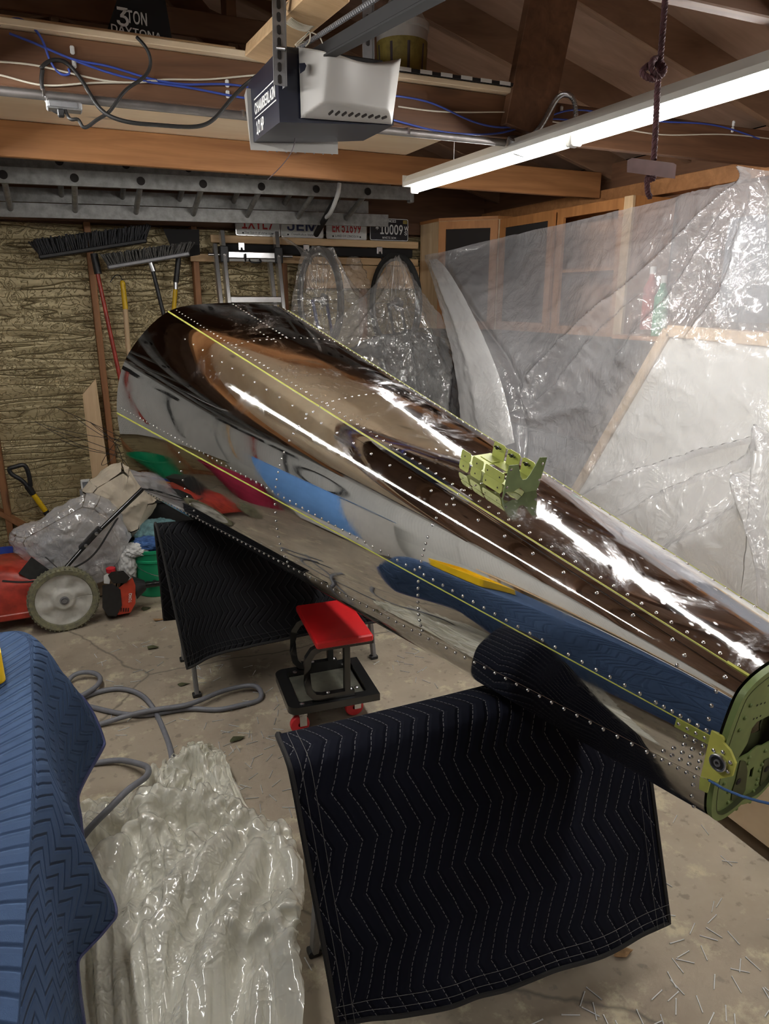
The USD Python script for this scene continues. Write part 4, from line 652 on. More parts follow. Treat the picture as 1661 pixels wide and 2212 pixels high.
# ---------------------------------------------------------------- left corner: bin, drop cloth, bag, mower, engine, bucket
def lump(pts, y0, y1, seed, amp=.03, n=5000, sub=.02, squash=None):
    """a soft mass whose outline in the photograph is known and whose depth runs from y0 to y1"""
    ym = (y0+y1)/2; pl = [ay(*p, ym) for p in pts]; cx_ = np.mean(pl, 0); P = []
    for k in np.linspace(-1, 1, 9):
        s = math.sqrt(max(0, 1-k*k))*.999+.001; s = s**.6
        for p in pl: q = cx_+(p-cx_)*s; q[1] = ym+k*(y1-y0)/2; P.append(q)
    P = np.array(P); P[:, 2] = np.maximum(P[:, 2], .005); m = hull(P); m = m.subdivide_to_size(sub)
    n_ = m.vertex_normals; d = (fbm(m.vertices*6, 4, seed)-.5)*2*amp+(1-np.abs(2*fbm(m.vertices*9, 3, seed+4)-1))**3*amp*.8; v = m.vertices+n_*d[:, None]; v[:, 2] = np.maximum(v[:, 2], .004); return trimesh.Trimesh(v, m.faces, process=False)
t = thing('storage_bin', 'black plastic storage bin behind the green bucket', 'bin', (.62, 4.45, 0)); e = [ay(296, 1100, 4.25)[0], .86]
part(t, 'bin_body', [box((.21, 4.24, .0), (.78, 4.26, .50)), box((.21, 4.64, 0), (.78, 4.66, .5)), box((.21, 4.261, 0), (.23, 4.639, .5)), box((.76, 4.261, 0), (.78, 4.639, .5)), box((.231, 4.261, 0), (.759, 4.639, .02))], 'black_plastic'); part(t, 'bin_rim', [box((.195, 4.225, .47), (.795, 4.24, .51), .004), box((.195, 4.66, .47), (.795, 4.675, .51), .004), box((.195, 4.241, .47), (.209, 4.659, .51), .004), box((.781, 4.241, .47), (.795, 4.659, .51), .004)], 'black_plastic')
single('drop_cloth', lump([(178, 1060), (195, 1040), (225, 1030), (262, 1000), (275, 1010), (285, 1045), (330, 1085), (325, 1098), (296, 1110), (303, 1150), (285, 1158), (240, 1110), (215, 1085)], 4.05, 4.22, 3, .022), 'canvas', 'cream canvas drop cloth heaped over the black bin', 'drop cloth', smooth=True)
bagm = lump([(25, 1165), (30, 1155), (95, 1135), (130, 1110), (185, 1070), (215, 1075), (245, 1100), (280, 1158), (255, 1190), (225, 1245), (190, 1262), (110, 1235), (60, 1215), (35, 1190)], 3.92, 4.04, 6, .026)
single('plastic_bag', bagm, 'film_bag', 'crinkled clear plastic bag bulging behind the lawn mower', 'plastic bag', smooth=True)
single('brown_sack', lump([(190, 1150), (240, 1130), (268, 1150), (262, 1220), (250, 1290), (190, 1300), (150, 1280)], 4.06, 4.19, 9, .02), 'grey_cardboard', 'tan sack seen through the clear plastic bag', 'sack', smooth=True)
single('purple_bag', lump([(45, 1215), (80, 1160), (130, 1150), (150, 1220), (110, 1250), (70, 1250)], 4.10, 4.22, 19, .02), 'silver_bag', 'grey bag inside the clear plastic behind the mower', 'bag', smooth=True)
c = az(45, 1262, .0); bu = thing('blue_bucket', 'blue bucket with yellow contents behind the red mower deck', 'bucket', (c[0]-.05, 4.25, 0)); o = V(c[0]-.05, 4.25, 0)
part(bu, 'bucket_body', lathe([(.10, 0), (.13, .26), (.137, .262), (.137, .272), (.124, .272), (.10, .03), (0, .03)], 28, o), 'blue_plastic'); part(bu, 'contents', lathe([(.118, .235), (.06, .25), (0, .25)], 20, o), 'yellow_paint', label='yellow contents')
# lawn mower: wheel plane square to the view, deck running off to the left
MW = V(-.118, 3.70, .168); mo = thing('lawn_mower', 'red push lawn mower with a big grey rear wheel caked in grass', 'lawn mower', (-.35, 3.9, 0)); wa = V(.10, -1, 0); wa /= np.linalg.norm(wa); wx = V(1, .10, 0)/np.linalg.norm((1, .1, 0))
tyre = lathe([(.138, -.022), (.160, -.026), (.168, -.016), (.168, .016), (.160, .026), (.138, .022), (.134, .012), (.134, -.012), (.138, -.022)], 56, MW, wa)
lugs = cat(*[bar(MW+r_*.166-wa*.024, MW+r_*.166+wa*.024, .007, .007, r_) for a in np.linspace(0, 2*np.pi, 48, endpoint=False) for r_ in [wx*math.cos(a)+V(0, 0, 1)*math.sin(a)]])
wh = part(mo, 'rear_wheel', cat(tyre, lugs), 'tyre_grass', label='grass-caked rubber tyre')
R_, A_ = np.meshgrid(np.linspace(.02, .137, 24), np.linspace(0, 2*np.pi, 121), indexing='ij'); rel = np.clip((R_-.045)/.03, 0, 1)*np.clip((.132-R_)/.02, 0, 1); h = .012+.012*np.clip((.06-R_)/.015, 0, 1)-.012*rel*(.5+.5*np.cos(6*A_+R_*14))
part(wh, 'wheel_disc', grid((MW+R_[..., None]*(np.cos(A_)[..., None]*wx+np.sin(A_)[..., None]*V(0, 0, 1))+h[..., None]*wa)[:, ::-1], .004), 'wheel_plastic', smooth=True, label='grey plastic wheel with six scalloped spokes')
part(wh, 'hub_nut', [lathe([(.022, .020), (.022, .028), (.016, .030), (.016, .024), (.012, .024), (.012, .034), (0, .034)], 20, MW, wa)], 'grey_steel')
W2 = MW+V(.02, .50, 0); w2 = part(mo, 'rear_wheel', moved(tyre, trimesh.transformations.translation_matrix(W2-MW)), 'tyre_grass')
dp = [(-.21, .10), (-.20, .24), (-.24, .30), (-.34, .335), (-.50, .335), (-.60, .29), (-.74, .26), (-.78, .10)]
dk = hull([(x, y, z) for x, z in dp for y in ((3.76, 4.12) if z < .25 else (3.83, 4.05))]); dk = trimesh.intersections.slice_mesh_plane(dk, (0, 0, 1), (0, 0, .06), cap=False) if False else dk
part(mo, 'deck', dk, 'red_paint'); part(mo, 'deck_skirt', box((-.79, 3.755, .07), (-.205, 4.13, .11), .008), 'red_paint')
for p in ((-.235, .14), (-.232, .20), (-.255, .145), (-.25, .195)): part(mo, 'bolt', lathe([(.010, 0), (.009, .004), (0, .006)], 10, (p[0], 3.74, p[1]), (0, -1, 0)), 'grey_steel')
part(mo, 'discharge_cover', hull([ay(*p, y) for p in ((40, 1238), (68, 1203), (108, 1232), (112, 1250), (80, 1262)) for y in (3.78, 4.05)]), 'rubber', label='black textured rear flap')
part(mo, 'side_plate', hull([ay(*p, y) for p in ((60, 1285), (100, 1248), (112, 1256), (85, 1300)) for y in (3.74, 3.76)]), 'leaf_dark')
for dy in (0, .36):
    q = [V(0, dy, 0)+ay(*p, 3.72+.08*i) for i, p in enumerate(((98, 1285), (130, 1240), (200, 1160), (302, 1062), (350, 1012)))]; part(mo, 'handle_bar', tube(q, [.011, .011, .011, .0125, .0125], 12), 'black_paint')
k0 = ay(197, 1162, 3.86); part(mo, 'clamp', bar(k0-V(.06, 0, .055), k0+V(.05, -.0, .05), .03, .035, (0, 1, 0), .006), 'black_plastic')
for s in (-.03, .028): part(mo, 'clamp_bolt', lathe([(.010, 0), (.010, .01), (0, .012)], 8, k0+V(s, -.02, s), (0, -1, 0)), 'zinc')
part(mo, 'control_cable', tube(spline([ay(255, 1118, 3.95), ay(232, 1155, 3.88), ay(195, 1205, 3.82), ay(135, 1236, 3.76), ay(70, 1256, 3.72), ay(5, 1255, 3.70)], 50), .005, 6), 'black_cable'); part(mo, 'cable', tube([ay(98, 1203, 3.80), ay(130, 1232, 3.76)], .003, 5), 'black_cable')
part(mo, 'engine_cover', hull([ay(*p, y) for p in ((-120, 1240), (-110, 1180), (-30, 1180), (-5, 1225), (0, 1262)) for y in (3.80, 4.1)]), 'black_plastic'); part(mo, 'front_wheel', moved(lathe([(.02, -.02), (.085, -.022), (.1, -.014), (.1, .014), (.085, .022), (.02, .02)], 32, (-.80, 3.72, .10), wa), np.eye(4)), 'tyre_grass')
# trimmer engine
E0 = 3.78; ge = lambda a, b, y=E0: ay(a/4.614, 1100+b/4.614, y); en = thing('trimmer_engine', 'red and black string trimmer engine standing on the floor in front of the green bucket', 'trimmer', tuple(ge(1180, 1050)*V(1, 1, 0)))
hl = lambda pts, y0=E0-.07, y1=E0+.07, b=0: hull([ge(*p, y) for p in pts for y in (y0, y1)])
part(en, 'engine_cowl', hl([(1160, 800), (1320, 680), (1350, 760), (1350, 940), (1300, 1030), (1170, 1055), (1165, 900)]), 'orange_red', label='orange-red engine cowl'); part(en, 'housing', hl([(1020, 760), (1120, 740), (1200, 800), (1215, 960), (1165, 1060), (1070, 1058), (1020, 980)], E0-.078, E0+.06), 'black_plastic'); part(en, 'air_filter_cover', hl([(1075, 660), (1110, 625), (1230, 612), (1295, 680), (1260, 735), (1130, 740)], E0-.085, E0+.04), 'black_paint'); part(en, 'fuel_tank', hl([(1035, 660), (1075, 640), (1100, 700), (1090, 745), (1035, 740)], E0-.06, E0+.02), 'white_plastic', label='white translucent fuel tank')
f0 = ge(1105, 605); part(en, 'fuel_cap', lathe([(.022, -.012), (.024, -.006), (.024, .010), (.018, .014), (0, .014)], 16, f0), 'caster_red', label='red fuel cap'); part(en, 'base_foot', hl([(1070, 1020), (1160, 1010), (1160, 1068), (1075, 1066)], E0-.07, E0+.05), 'black_plastic'); part(en, 'clutch_cone', tube([ge(1340, 780), ge(1450, 755)], [.065, .026], 18), 'black_plastic'); part(en, 'shaft', tube([ge(1440, 756), ge(1900, 700, E0+.05)], .016, 12), 'black_paint')
for k in range(5): part(en, 'cooling_slot', hl([(1180+k*24, 985+0*k), (1190+k*24, 983), (1186+k*24, 1020), (1176+k*24, 1022)], E0-.0745, E0-.0705), 'dark_void')
part(en, 'print', text('TORQ', .014, ge(1310, 930, E0-.0725), (.12, 0, 1), (-1, 0, .12), True, .0008), 'white_print', smooth=False)
# green bucket with towels
gb = az(336, 1293); gb = V(gb[0]+.035, 4.06, 0); bk_ = thing('green_bucket', 'green plastic bucket filled with towels beside the black sawhorse blanket', 'bucket', tuple(gb))
part(bk_, 'bucket_body', lathe([(.118, 0), (.122, .004), (.128, .08), (.140, .205), (.147, .21), (.147, .222), (.140, .226), (.143, .262), (.150, .266), (.150, .282), (.144, .285), (.136, .28), (.118, .02), (0, .02)], 40, gb), 'green_plastic'); part(bk_, 'handle_wire', tube(spline([gb+V(-.148, 0, .25), gb+V(-.10, -.14, .19), gb+V(.02, -.175, .14), gb+V(.148, 0, .25)], 30), .0022, 6), 'zinc'); part(bk_, 'lettering', text('DS', .035, gb+V(-.078, -.132, .075), (1, 0, 0), (0, 0, 1), True, .012), 'black_print', smooth=False)
def towel(c, r, h, seed): m = trimesh.creation.icosphere(4, 1.0); v = m.vertices*r; v = v*(1+.35*(fbm(m.vertices*2.2, 4, seed)-.5)[:, None])+m.vertices*.012*((1-np.abs(2*fbm(m.vertices*3.5, 3, seed+3)-1))**3)[:, None]; return trimesh.Trimesh(v+c, m.faces, process=False)
single('towel', towel(gb+V(.03, .02, .335), V(.12, .10, .075), 0, 3), 'teal_towel', 'teal towel on top of the green bucket', 'towel', smooth=True); single('towel', towel(gb+V(-.035, -.06, .305), V(.085, .055, .04), 0, 5), 'blue_towel', 'blue cloth between the teal and white towels in the bucket', 'towel', smooth=True)
single('towel', [towel(gb+V(-.105, -.075, .285), V(.07, .05, .035), 0, 9), towel(gb+V(-.165, -.07, .205), V(.048, .045, .10), 0, 10)], 'white_towel', 'white towel hanging over the rim of the green bucket', 'towel', smooth=True)
single('black_bag', lump([(255, 1175), (300, 1160), (300, 1290), (240, 1290), (238, 1230)], 4.225, 4.235, 2, .004), 'black_matte', 'black bag slumped between the sack and the green bucket', 'bag', smooth=True)

# ---------------------------------------------------------------- extension ladder on wall hooks, under the joist
el = thing('extension_ladder', 'weathered grey aluminium extension ladder lying flat on wall hooks under the joist', 'ladder', (.9, 4.4, 2.2))
LY, RW = 4.27, V(0, .36, -.122); xr = [ay(u, 388, LY)[0] for u in (8, 157, 303, 439, 565, 682, 792)]
pitch = np.polyfit(range(7), xr, 1)[0]; xs = [xr[0]+pitch*k for k in range(-7, 7)]
ch = lambda dx, h, w, s: Polygon([(0, -h), (s*w, -h), (s*w, -h+.004), (s*.004, -h+.004), (s*.004, h-.004), (s*w, h-.004), (s*w, h), (0, h)])
def section(off, x1, x0, z0, slope, nm):
    for p, s in ((V(0, 0, 0), 1), (RW, 1)):
        o = V(x0, LY, z0)+off+p; e = V(x1, LY, z0+slope*(x1-x0))+off+p; d = (e-o)/np.linalg.norm(e-o)
        m = trimesh.creation.extrude_polygon(ch(0, .037, .026, 1), np.linalg.norm(e-o), engine='earcut'); m.apply_transform(basis(o, V(0, 1, 0), np.cross(d, V(0, 1, 0)))); part(el, 'rail', m, 'dull_alu')
    for x in xs:
        if x0+.05 < x+off[0] < x1-.05:
            c = V(x, LY, z0+slope*(x-x0))+off; part(el, 'rung', rod(c+V(0, .003, 0), c+RW+V(0, .02, 0), .0155, 14), 'dull_alu')
            part(el, 'rung_end', [lathe([(.021, 0), (.021, .003), (.0145, .0035), (.0145, .0015)], 16, c-V(0, .0005, 0), (0, -1, 0)), lathe([(.0145, .002), (0, .002)], 16, c, (0, -1, 0))], 'dark_void', label='dark open rung end')
zl = ay(0, 377, LY)[2]; zrr = ay(885, 418, LY); sl_ = (zrr[2]-zl)/(zrr[0]-ay(0, 377, LY)[0])
section(V(0, 0, 0), zrr[0]+.02, -2.2, zl-sl_*(ay(0, 377, LY)[0]+2.2), sl_, 'base'); section(V(-.06, .08, .085), zrr[0]-.03, -2.3, zl-sl_*(ay(0, 377, LY)[0]+2.2), sl_, 'fly')
part(el, 'end_foot', box(V(zrr[0]+.005, LY-.004, zrr[2]-.05), V(zrr[0]+.03, LY+.05, zrr[2]+.04), .004), 'dull_alu')
for xx, lb in ((None, 'white wall hook with a black foam sleeve carrying the right end of the ladder'), (-1.5, 'wall hook with a black foam sleeve under the far left end of the ladder')):
    t0, t1, t2 = ay(683, 506, 4.86), ay(727, 428, 4.20), ay(733, 396, 4.18)
    if xx is not None: dx = V(xx-t1[0], 0, 0); t0, t1, t2 = t0+dx, t1+dx, t2+dx
    t1z = V(0, 0, 0); hkz = thing('ladder_hook', lb, 'hook', tuple(t0))
    part(hkz, 'foam_sleeve', tube([t0, t0*.52+t1*.48], .019, 14), 'black_matte'); part(hkz, 'foam_sleeve', tube([t0*.50+t1*.50, t1*.96+t0*.04], .019, 14), 'black_matte'); part(hkz, 'steel_arm', tube(spline([V(t0[0]+.04, YB-.10, t0[2]+.03), t0*.5+t1*.5, t1, t1*.6+t2*.4+V(0, -.012, 0), t2], 40), .0125, 12), 'white_plastic'); part(hkz, 'wall_plate', box((t0[0]+.01, YB-.115, t0[2]-.05), (t0[0]+.07, YB-.10, t0[2]+.12), .003), 'white_plastic')
    part(hkz, 'brace', tube([V(t0[0]+.04, YB-.11, t0[2]-.02+.12), (t0+t1)/2+V(.02, .2, .06)], .008, 8), 'white_plastic')

# ---------------------------------------------------------------- garage door opener and its hangers
OY = 1.90; oo = thing('door_opener', 'garage door opener with a frosted grey light cover and navy housing', 'door opener', (.72, 2.0, 2.12))
ol = lambda a, b, y=OY: ay(560+a/4.885, 60+b/4.885, y)
bl, brr = ol(440, 950), ol(1400, 1020); tl, trr = ol(415, 195), ol(1495, 325)
X0, X1, ZB, ZT = .572, .885, 2.045, 2.20
part(oo, 'housing', hull([(X0, OY+.01, ZB), (X0, OY+.30, ZB), (X0, OY+.01, ZT), (X0, OY+.30, ZT), (X1, OY+.01, ZB+.02), (X1, OY+.22, ZB+.02), (X1, OY+.01, ZT), (X1, OY+.30, ZT)]), 'opener_navy', label='navy steel housing')
U, W_ = np.meshgrid(np.linspace(0, 1, 48), np.linspace(0, 1, 40)); C = ((1-U)*(1-W_))[..., None]*bl+(U*(1-W_))[..., None]*brr+((1-U)*W_)[..., None]*tl+(U*W_)[..., None]*trr
C[..., 2] -= (.022*np.sin(np.pi*U)*W_**2); edge_ = np.minimum(np.minimum(U, 1-U)*6, np.minimum(W_, 1-W_)*6).clip(0, 1); C[..., 1] -= .065*np.sin(edge_*np.pi/2)*(.75+.25*np.cos((U-.3)*3))+.03*np.exp(-((U-.25)/.22)**2)*W_*edge_
part(oo, 'light_cover', grid(C[::-1], -.004), 'lens_grey', smooth=True, label='frosted grey light cover')
bm = []
for k in range(9):
    a, b = ol(735+70*k, 915+5*k, OY-.055), ol(780+72*k, 868+8*k, OY-.062); sl2 = ol(735+70*k, 915+5*k, OY-.0655), ol(785+71*k, 870+8*k, OY-.0665); part(oo, 'vent_slot', bar(sl2[0]+V(0, .003, 0), sl2[1]+V(0, .003, 0), .006, .006, (0, 1, 0), .002), 'dark_void')
part(oo, 'rear_cover', hull([(X0-.01, OY+.27, ZB-.02), (X1-.06, OY+.27, ZB-.012), (X0+.02, OY+.36, ZB+.03), (X1-.08, OY+.36, ZB+.03), (X0-.012, OY+.275, ZT-.02), (X1-.06, OY+.275, ZT-.02), (X0, OY+.35, ZT-.02)]), 'lens_grey', label='second light cover at the back')
for k in range(8): x = X0+.04+.028*k; part(oo, 'vent_slot', bar((x, OY+.276, ZB-.0185+.0009*k), (x+.012, OY+.31, ZB+.0015), .005, .004, bev=.001), 'grey_steel')
part(oo, 'lens_latch', hull([ol(*p, y) for p in ((422, 375), (480, 370), (498, 400), (480, 450), (430, 485)) for y in (OY-.035, OY-.05)]), 'opener_navy')
tx = dict(x=(0, -1, 0), y=(0, 0, 1)); part(oo, 'lettering', text('CHAMBERLAIN', .026, (X0-.0012, OY+.235, ZB+.062), (0, -1, 0), (0, 0, 1), True, .001, .20), 'white_print', smooth=False, label='white maker lettering'); part(oo, 'lettering', text('1/2 HP', .030, (X0-.0012, OY+.225, ZB+.012), (0, -1, 0), (0, 0, 1), True, .001, .075), 'white_print', smooth=False, label='white power rating')
for z in (ZB+.052, ZB+.098): part(oo, 'rule_line', box((X0-.0015, OY+.03, z), (X0-.0003, OY+.24, z+.003)), 'white_print')
r0, r1 = V(.685, 2.05, 2.225), ay(905, -8, 1.30); rdv = (r1-r0)/np.linalg.norm(r1-r0); r2 = r0+rdv*2.6
part(oo, 'rail', [bar(r0, r2, .018, .028, bev=.002), bar(r0+V(0, 0, -.018), r2+V(0, 0, -.018), .028, .004)], 'black_matte'); chm = [tube([r0+rdv*(.012*k)+V(-.028, 0, .02), r0+rdv*(.012*k+.008)+V(-.028, 0, .02)], .0055, 6) for k in range(90)]
part(oo, 'chain', chm, 'grey_steel', kind='stuff'); part(oo, 'top_plate', box((X0+.02, OY+.03, ZT+.001), (X1-.02, OY+.28, ZT+.02), .003), 'black_plastic')
part(oo, 'antenna_wire', tube(spline([ol(360, 1040, OY+.2), ol(375, 1130, OY+.2), ol(372, 1210, OY+.2), ay(615, 350, OY+.2), ay(578, 388, OY+.2)], 30), .0012, 5), 'purple_grey')
# perforated angle irons
def angle_iron(a, b, nm, holes):
    part(oo, nm, bar(a, b, .030, .003, (0, 1, 0)), 'grey_steel'); part(oo, nm+'_flange', bar(a+V(.0165, .012, 0), b+V(.0165, .012, 0), .003, .030, (0, 1, 0)), 'grey_steel')
    for k in range(holes):
        p = a+(b-a)*(k+.5)/holes; part(oo, 'slot_hole', moved(prism(rr(.009, .020, .0044), .001), basis(p+V(0, -.0022, 0), (1, 0, 0), (0, 0, 1))), 'dark_void')
ia, ib = ay(600, -60, 1.875), ay(604, 185, 1.875); angle_iron(ia, ib, 'angle_iron', 9); part(oo, 'bolt', rod(ay(598, 103, 1.87), ay(617, 106, 1.86), .005), 'zinc')
angle_iron(V(.85, 2.0, 2.62), V(.85, 2.0, 2.2), 'angle_iron', 8)
# diagonal timber brace with tied string
b0, b1 = ay(560, 118, 2.36), ay(720, -30, 1.70); br_ = bar(b0, b1, .062, .038, (0, 0, 1), .003)
t = thing('timber_brace', 'pale pine timber running diagonally over the opener, tied with string', 'timber', tuple(b0)); part(t, 'timber', bar(b0, b1, .085, .036, (.2, .5, 1), .003), 'pine_x')
sw = []
for k in range(7): c_ = b0+(b1-b0)*(.60+.012*k); a = np.linspace(0, 2*np.pi, 20); d_, s_, u_ = frame(b1-b0, (.2, .5, 1)); sw.append(tube(c_+np.cos(a)[:, None]*s_*.047+np.sin(a)[:, None]*u_*.023, .0016, 5, closed=False))
for q in ([(668, 70), (640, 98), (658, 90), (640, 100)], [(672, 70), (690, 80), (697, 94)], [(668, 68), (655, 85), (645, 95)], [(670, 70), (668, 90), (660, 100)]): sw.append(tube(spline([ay(*p, 1.82) for p in q], 16), .0016, 5))
[part(t, 'string', w_, 'white_cable') for w_ in sw]

# ---------------------------------------------------------------- wiring on the joist
WY = 2.485
def cable(name, label, q, r, m, y=WY, n=80, cat_='cable'):
    P_ = [ay(a, b, y if len(o) == 0 else o[0]) for a, b, *o in q]; return single(name, tube(spline(P_, n), r, 7), m, label, cat_, smooth=True)
cable('blue_cable', 'blue network cable looping down from the dark corner at upper left', [(-60, 70), (0, 52), (40, 41), (72, 60), (95, 95), (108, 130), (140, 162), (150, 158), (148, 148)], .0035, 'blue_cable')
cable('blue_cable', 'long blue network cable running along the joist to the junction box, upper strand', [(20, 72), (100, 104), (165, 130), (220, 140), (300, 163), (400, 182), (490, 182), (560, 192), (640, 200, 2.3), (860, 208), (930, 222), (1010, 258), (1080, 275), (1160, 262), (1220, 240), (1310, 246), (1420, 262), (1540, 270), (1640, 300)], .0035, 'blue_cable', n=160)
cable('blue_cable', 'blue network cable sagging below the upper strand behind the opener', [(165, 132), (230, 155), (310, 175), (400, 188), (490, 205), (575, 218), (700, 232, 2.42), (860, 262), (940, 282), (1020, 290), (1100, 283), (1180, 258), (1250, 262), (1315, 265)], .0035, 'blue_cable', n=120)
cable('white_cable', 'thin white cable along the joist, upper left', [(-60, 128), (0, 133), (70, 140), (160, 160), (280, 178), (350, 172), (430, 172), (520, 165), (580, 160)], .0028, 'white_cable'); cable('white_cable', 'thin white cable sagging at the far left of the joist', [(-60, 155), (0, 162), (60, 178), (95, 184), (180, 180), (280, 178), (340, 176)], .0028, 'white_cable')
cable('white_cable', 'thin white cable right of the opener, running to the right wall', [(860, 230), (940, 240), (1060, 242), (1120, 245), (1180, 260), (1290, 270), (1420, 290), (1540, 290), (1700, 305)], .0028, 'white_cable')
cable('black_power_cable', 'black extension cord hanging in a long swoop from the outlet to the opener', [(92, 150), (90, 180), (98, 210), (112, 235), (130, 243), (142, 236), (141, 224)], .006, 'black_cable'); cable('black_power_cable', 'black extension cord crossing under the joist to the opener', [(88, 148), (110, 131), (140, 134), (160, 152), (190, 195, 2.46), (228, 245, 2.43), (270, 262, 2.42), (340, 270, 2.42), (400, 274, 2.42), (445, 268, 2.42), (490, 225, 2.42), (540, 175, 2.40), (580, 148, 2.36)], .006, 'black_cable', n=120)
cable('black_power_cable', 'thin black cord dropping from the jack case and curling under the joist', [(295, 80, 2.46), (318, 108, 2.45), (325, 135, 2.45), (312, 165, 2.45), (280, 188, 2.45), (255, 215, 2.44), (232, 245, 2.44), (205, 262, 2.44), (178, 273, 2.44), (168, 258, 2.44), (155, 258, 2.44), (145, 248, 2.45), (137, 225, 2.46)], .005, 'black_cable', n=100)
cd = thing('conduit', 'grey metal conduit running under the joist to the junction box', 'conduit', (0, 2.47, 2.19)); yc = 2.475
ca, cb = ay(0, 184, yc), ay(588, 254, yc); cz_ = 2.178
part(cd, 'pipe', rod((-2.2, yc, cz_), (1.60, yc, cz_), .0125, 14), 'conduit')
for x in (-.9, .05, .62, 1.2): part(cd, 'strap', [tube([(x, yc-.014, cz_-.006), (x, yc-.010, cz_+.012), (x, yc+.024, cz_+.016)], .004, 6)], 'zinc')
c = ay(135, 214, yc-.01); ob = thing('outlet_box', 'small steel outlet box with two plugs under the conduit', 'outlet', (c[0], yc, 2.16)); part(ob, 'box_body', box((c[0]-.045, yc-.028, 2.143), (c[0]+.05, yc+.028, 2.164), .004), 'box_steel'); part(ob, 'plug', box((c[0]-.018, yc-.03, 2.122), (c[0]+.0, yc-.01, 2.1425), .003), 'black_plastic', label='black plug')
part(ob, 'face_plate', box((c[0]-.038, yc-.031, 2.146), (c[0]+.038, yc-.0282, 2.161), .001), 'grey_steel')
jb = thing('junction_box', 'round grey steel junction box where the conduit meets the flexible cable', 'junction box', (1.64, yc, 2.175)); jx = ay(1090, 305, yc)
part(jb, 'box_body', lathe([(0, -.024), (.050, -.024), (.053, -.020), (.053, .018), (.048, .022), (0, .022)], 28, (1.665, yc-.005, 2.172), (0, -.5, 1)), 'box_steel'); part(jb, 'knockout', lathe([(.013, 0), (.013, .002), (.010, .002), (.010, .0), (0, .0)], 16, (1.672, yc-.056, 2.178), (0, -1, 0)), 'zinc'); part(jb, 'cover_plate', lathe([(.055, 0), (.055, .003), (0, .003)], 24, (1.665, yc-.017, 2.148), (0, .5, -1)), 'zinc')
for x in (-.02, .02): part(jb, 'screw', lathe([(.005, 0), (.004, .003), (0, .003)], 8, (1.665+x, yc-.019, 2.144), (0, .5, -1)), 'grey_steel')
fx = spline([ay(a, b, yc-.02) for a, b in ((1118, 304), (1150, 292), (1175, 262), (1195, 225), (1215, 205), (1235, 210), (1243, 235), (1243, 265), (1240, 290))], 160)
ring_r = .0085+.0022*np.cos(np.arange(160)*np.pi); single('flexible_conduit', tube(fx, ring_r, 10), 'zinc', 'silver armoured flexible cable looping up beside the junction box', 'flexible cable', smooth=30)
for k, (a, b) in enumerate(((156, 110), (160, 140), (490, 182), (491, 205), (1211, 237), (1188, 256), (1336, 247), (1582, 268), (1580, 281))):
    p = ay(a, b, 2.497); single('cable_clip', [box(p-V(.006, .010, .010), p+V(.006, .0, .012), .003), rod(p-V(0, .012, -.004), p-V(0, .004, -.004), .0025)], 'white_plastic', ('white cable clip below the jack case, upper of two', 'white cable clip below the jack case, lower of two', 'white cable clip left of the opener, upper', 'white cable clip left of the opener, lower', 'white cable clip above the flexible cable', 'white cable clip left of the flexible cable', 'white cable clip between the rope and the flexible cable', 'white cable clip right of the rope, upper', 'white cable clip right of the rope, lower')[k], 'cable clip', smooth=False)

# ---------------------------------------------------------------- up in the loft
jp = [ay(*p, 2.74) for p in ((262, -30), (352, -30), (374, 100), (220, 100))]
t = thing('jack_case', 'black floor jack case lettered 3 TON lying in the dark loft', 'case', tuple(jp[2])); part(t, 'case_body', hull([p+V(0, y, 0) for p in jp for y in (0, .25)]), 'black_matte')
pj = lambda a, b: ay(a/3.955, b/3.955, 2.737)
part(t, 'lettering', text('3', .050, pj(1000, 212), (1, .0, -.03), (0, 0, 1), True, .001), 'white_print', smooth=False); part(t, 'lettering', text('TON', .034, pj(1085, 190), (1, 0, -.03), (0, 0, 1), True, .001, .062), 'white_print', smooth=False); part(t, 'lettering', text('DAYTONA', .021, pj(950, 268), (1, 0, -.05), (0.1, 0, 1), True, .001, .155), 'white_print', smooth=False)
pl_ = thing('pallet', 'wooden pallet of rough boards standing in the loft behind the jack case', 'pallet', (-.1, 3.1, 2.36))
for k, z in enumerate((2.40, 2.56, 2.72, 2.88)): part(pl_, 'board', box((-1.3, 3.06, z), (.95, 3.078, z+.085), .003), 'rafter_wood' if k % 2 else 'pine_x')
for x in (-1.1, -.2, .75): part(pl_, 'stringer', box((x-.019, 3.08, 2.361), (x+.019, 3.17, 2.98), .003), 'rafter_wood')
c = ay(868, 150, 2.72); o = V(c[0], 2.72, 2.361); pa = thing('paint_pail', 'dirty white pail with a yellow label on the loft beside the opener', 'pail', tuple(o)); part(pa, 'pail_body', lathe([(0, 0), (.085, 0), (.095, .20), (.10, .205), (.10, .225), (.093, .228), (.05, .30), (0, .31)], 32, o), 'pail_white'); part(pa, 'label_band', lathe([(.0885, .055), (.0945, .165)], 40, o), 'label_yellow'); part(pa, 'label_picture', lathe([(.0905, .065), (.0952, .150)], 9, o), 'purple_grey'); part(pa, 'pail_base', lathe([(.0865, .002), (.0885, .05)], 32, o), 'black_matte')
t = thing('striped_mat', 'black mat with a white striped edge lying on the joist right of the opener', 'mat', (1.4, 2.6, 2.345)); part(t, 'mat', box((1.05, 2.462, 2.3615), (1.64, 3.0, 2.372)), 'black_matte')
for k in range(7): part(t, 'white_stripe', box((1.08+.08*k, 2.4600, 2.3617), (1.125+.08*k, 2.4618, 2.3735)), 'white_plastic')
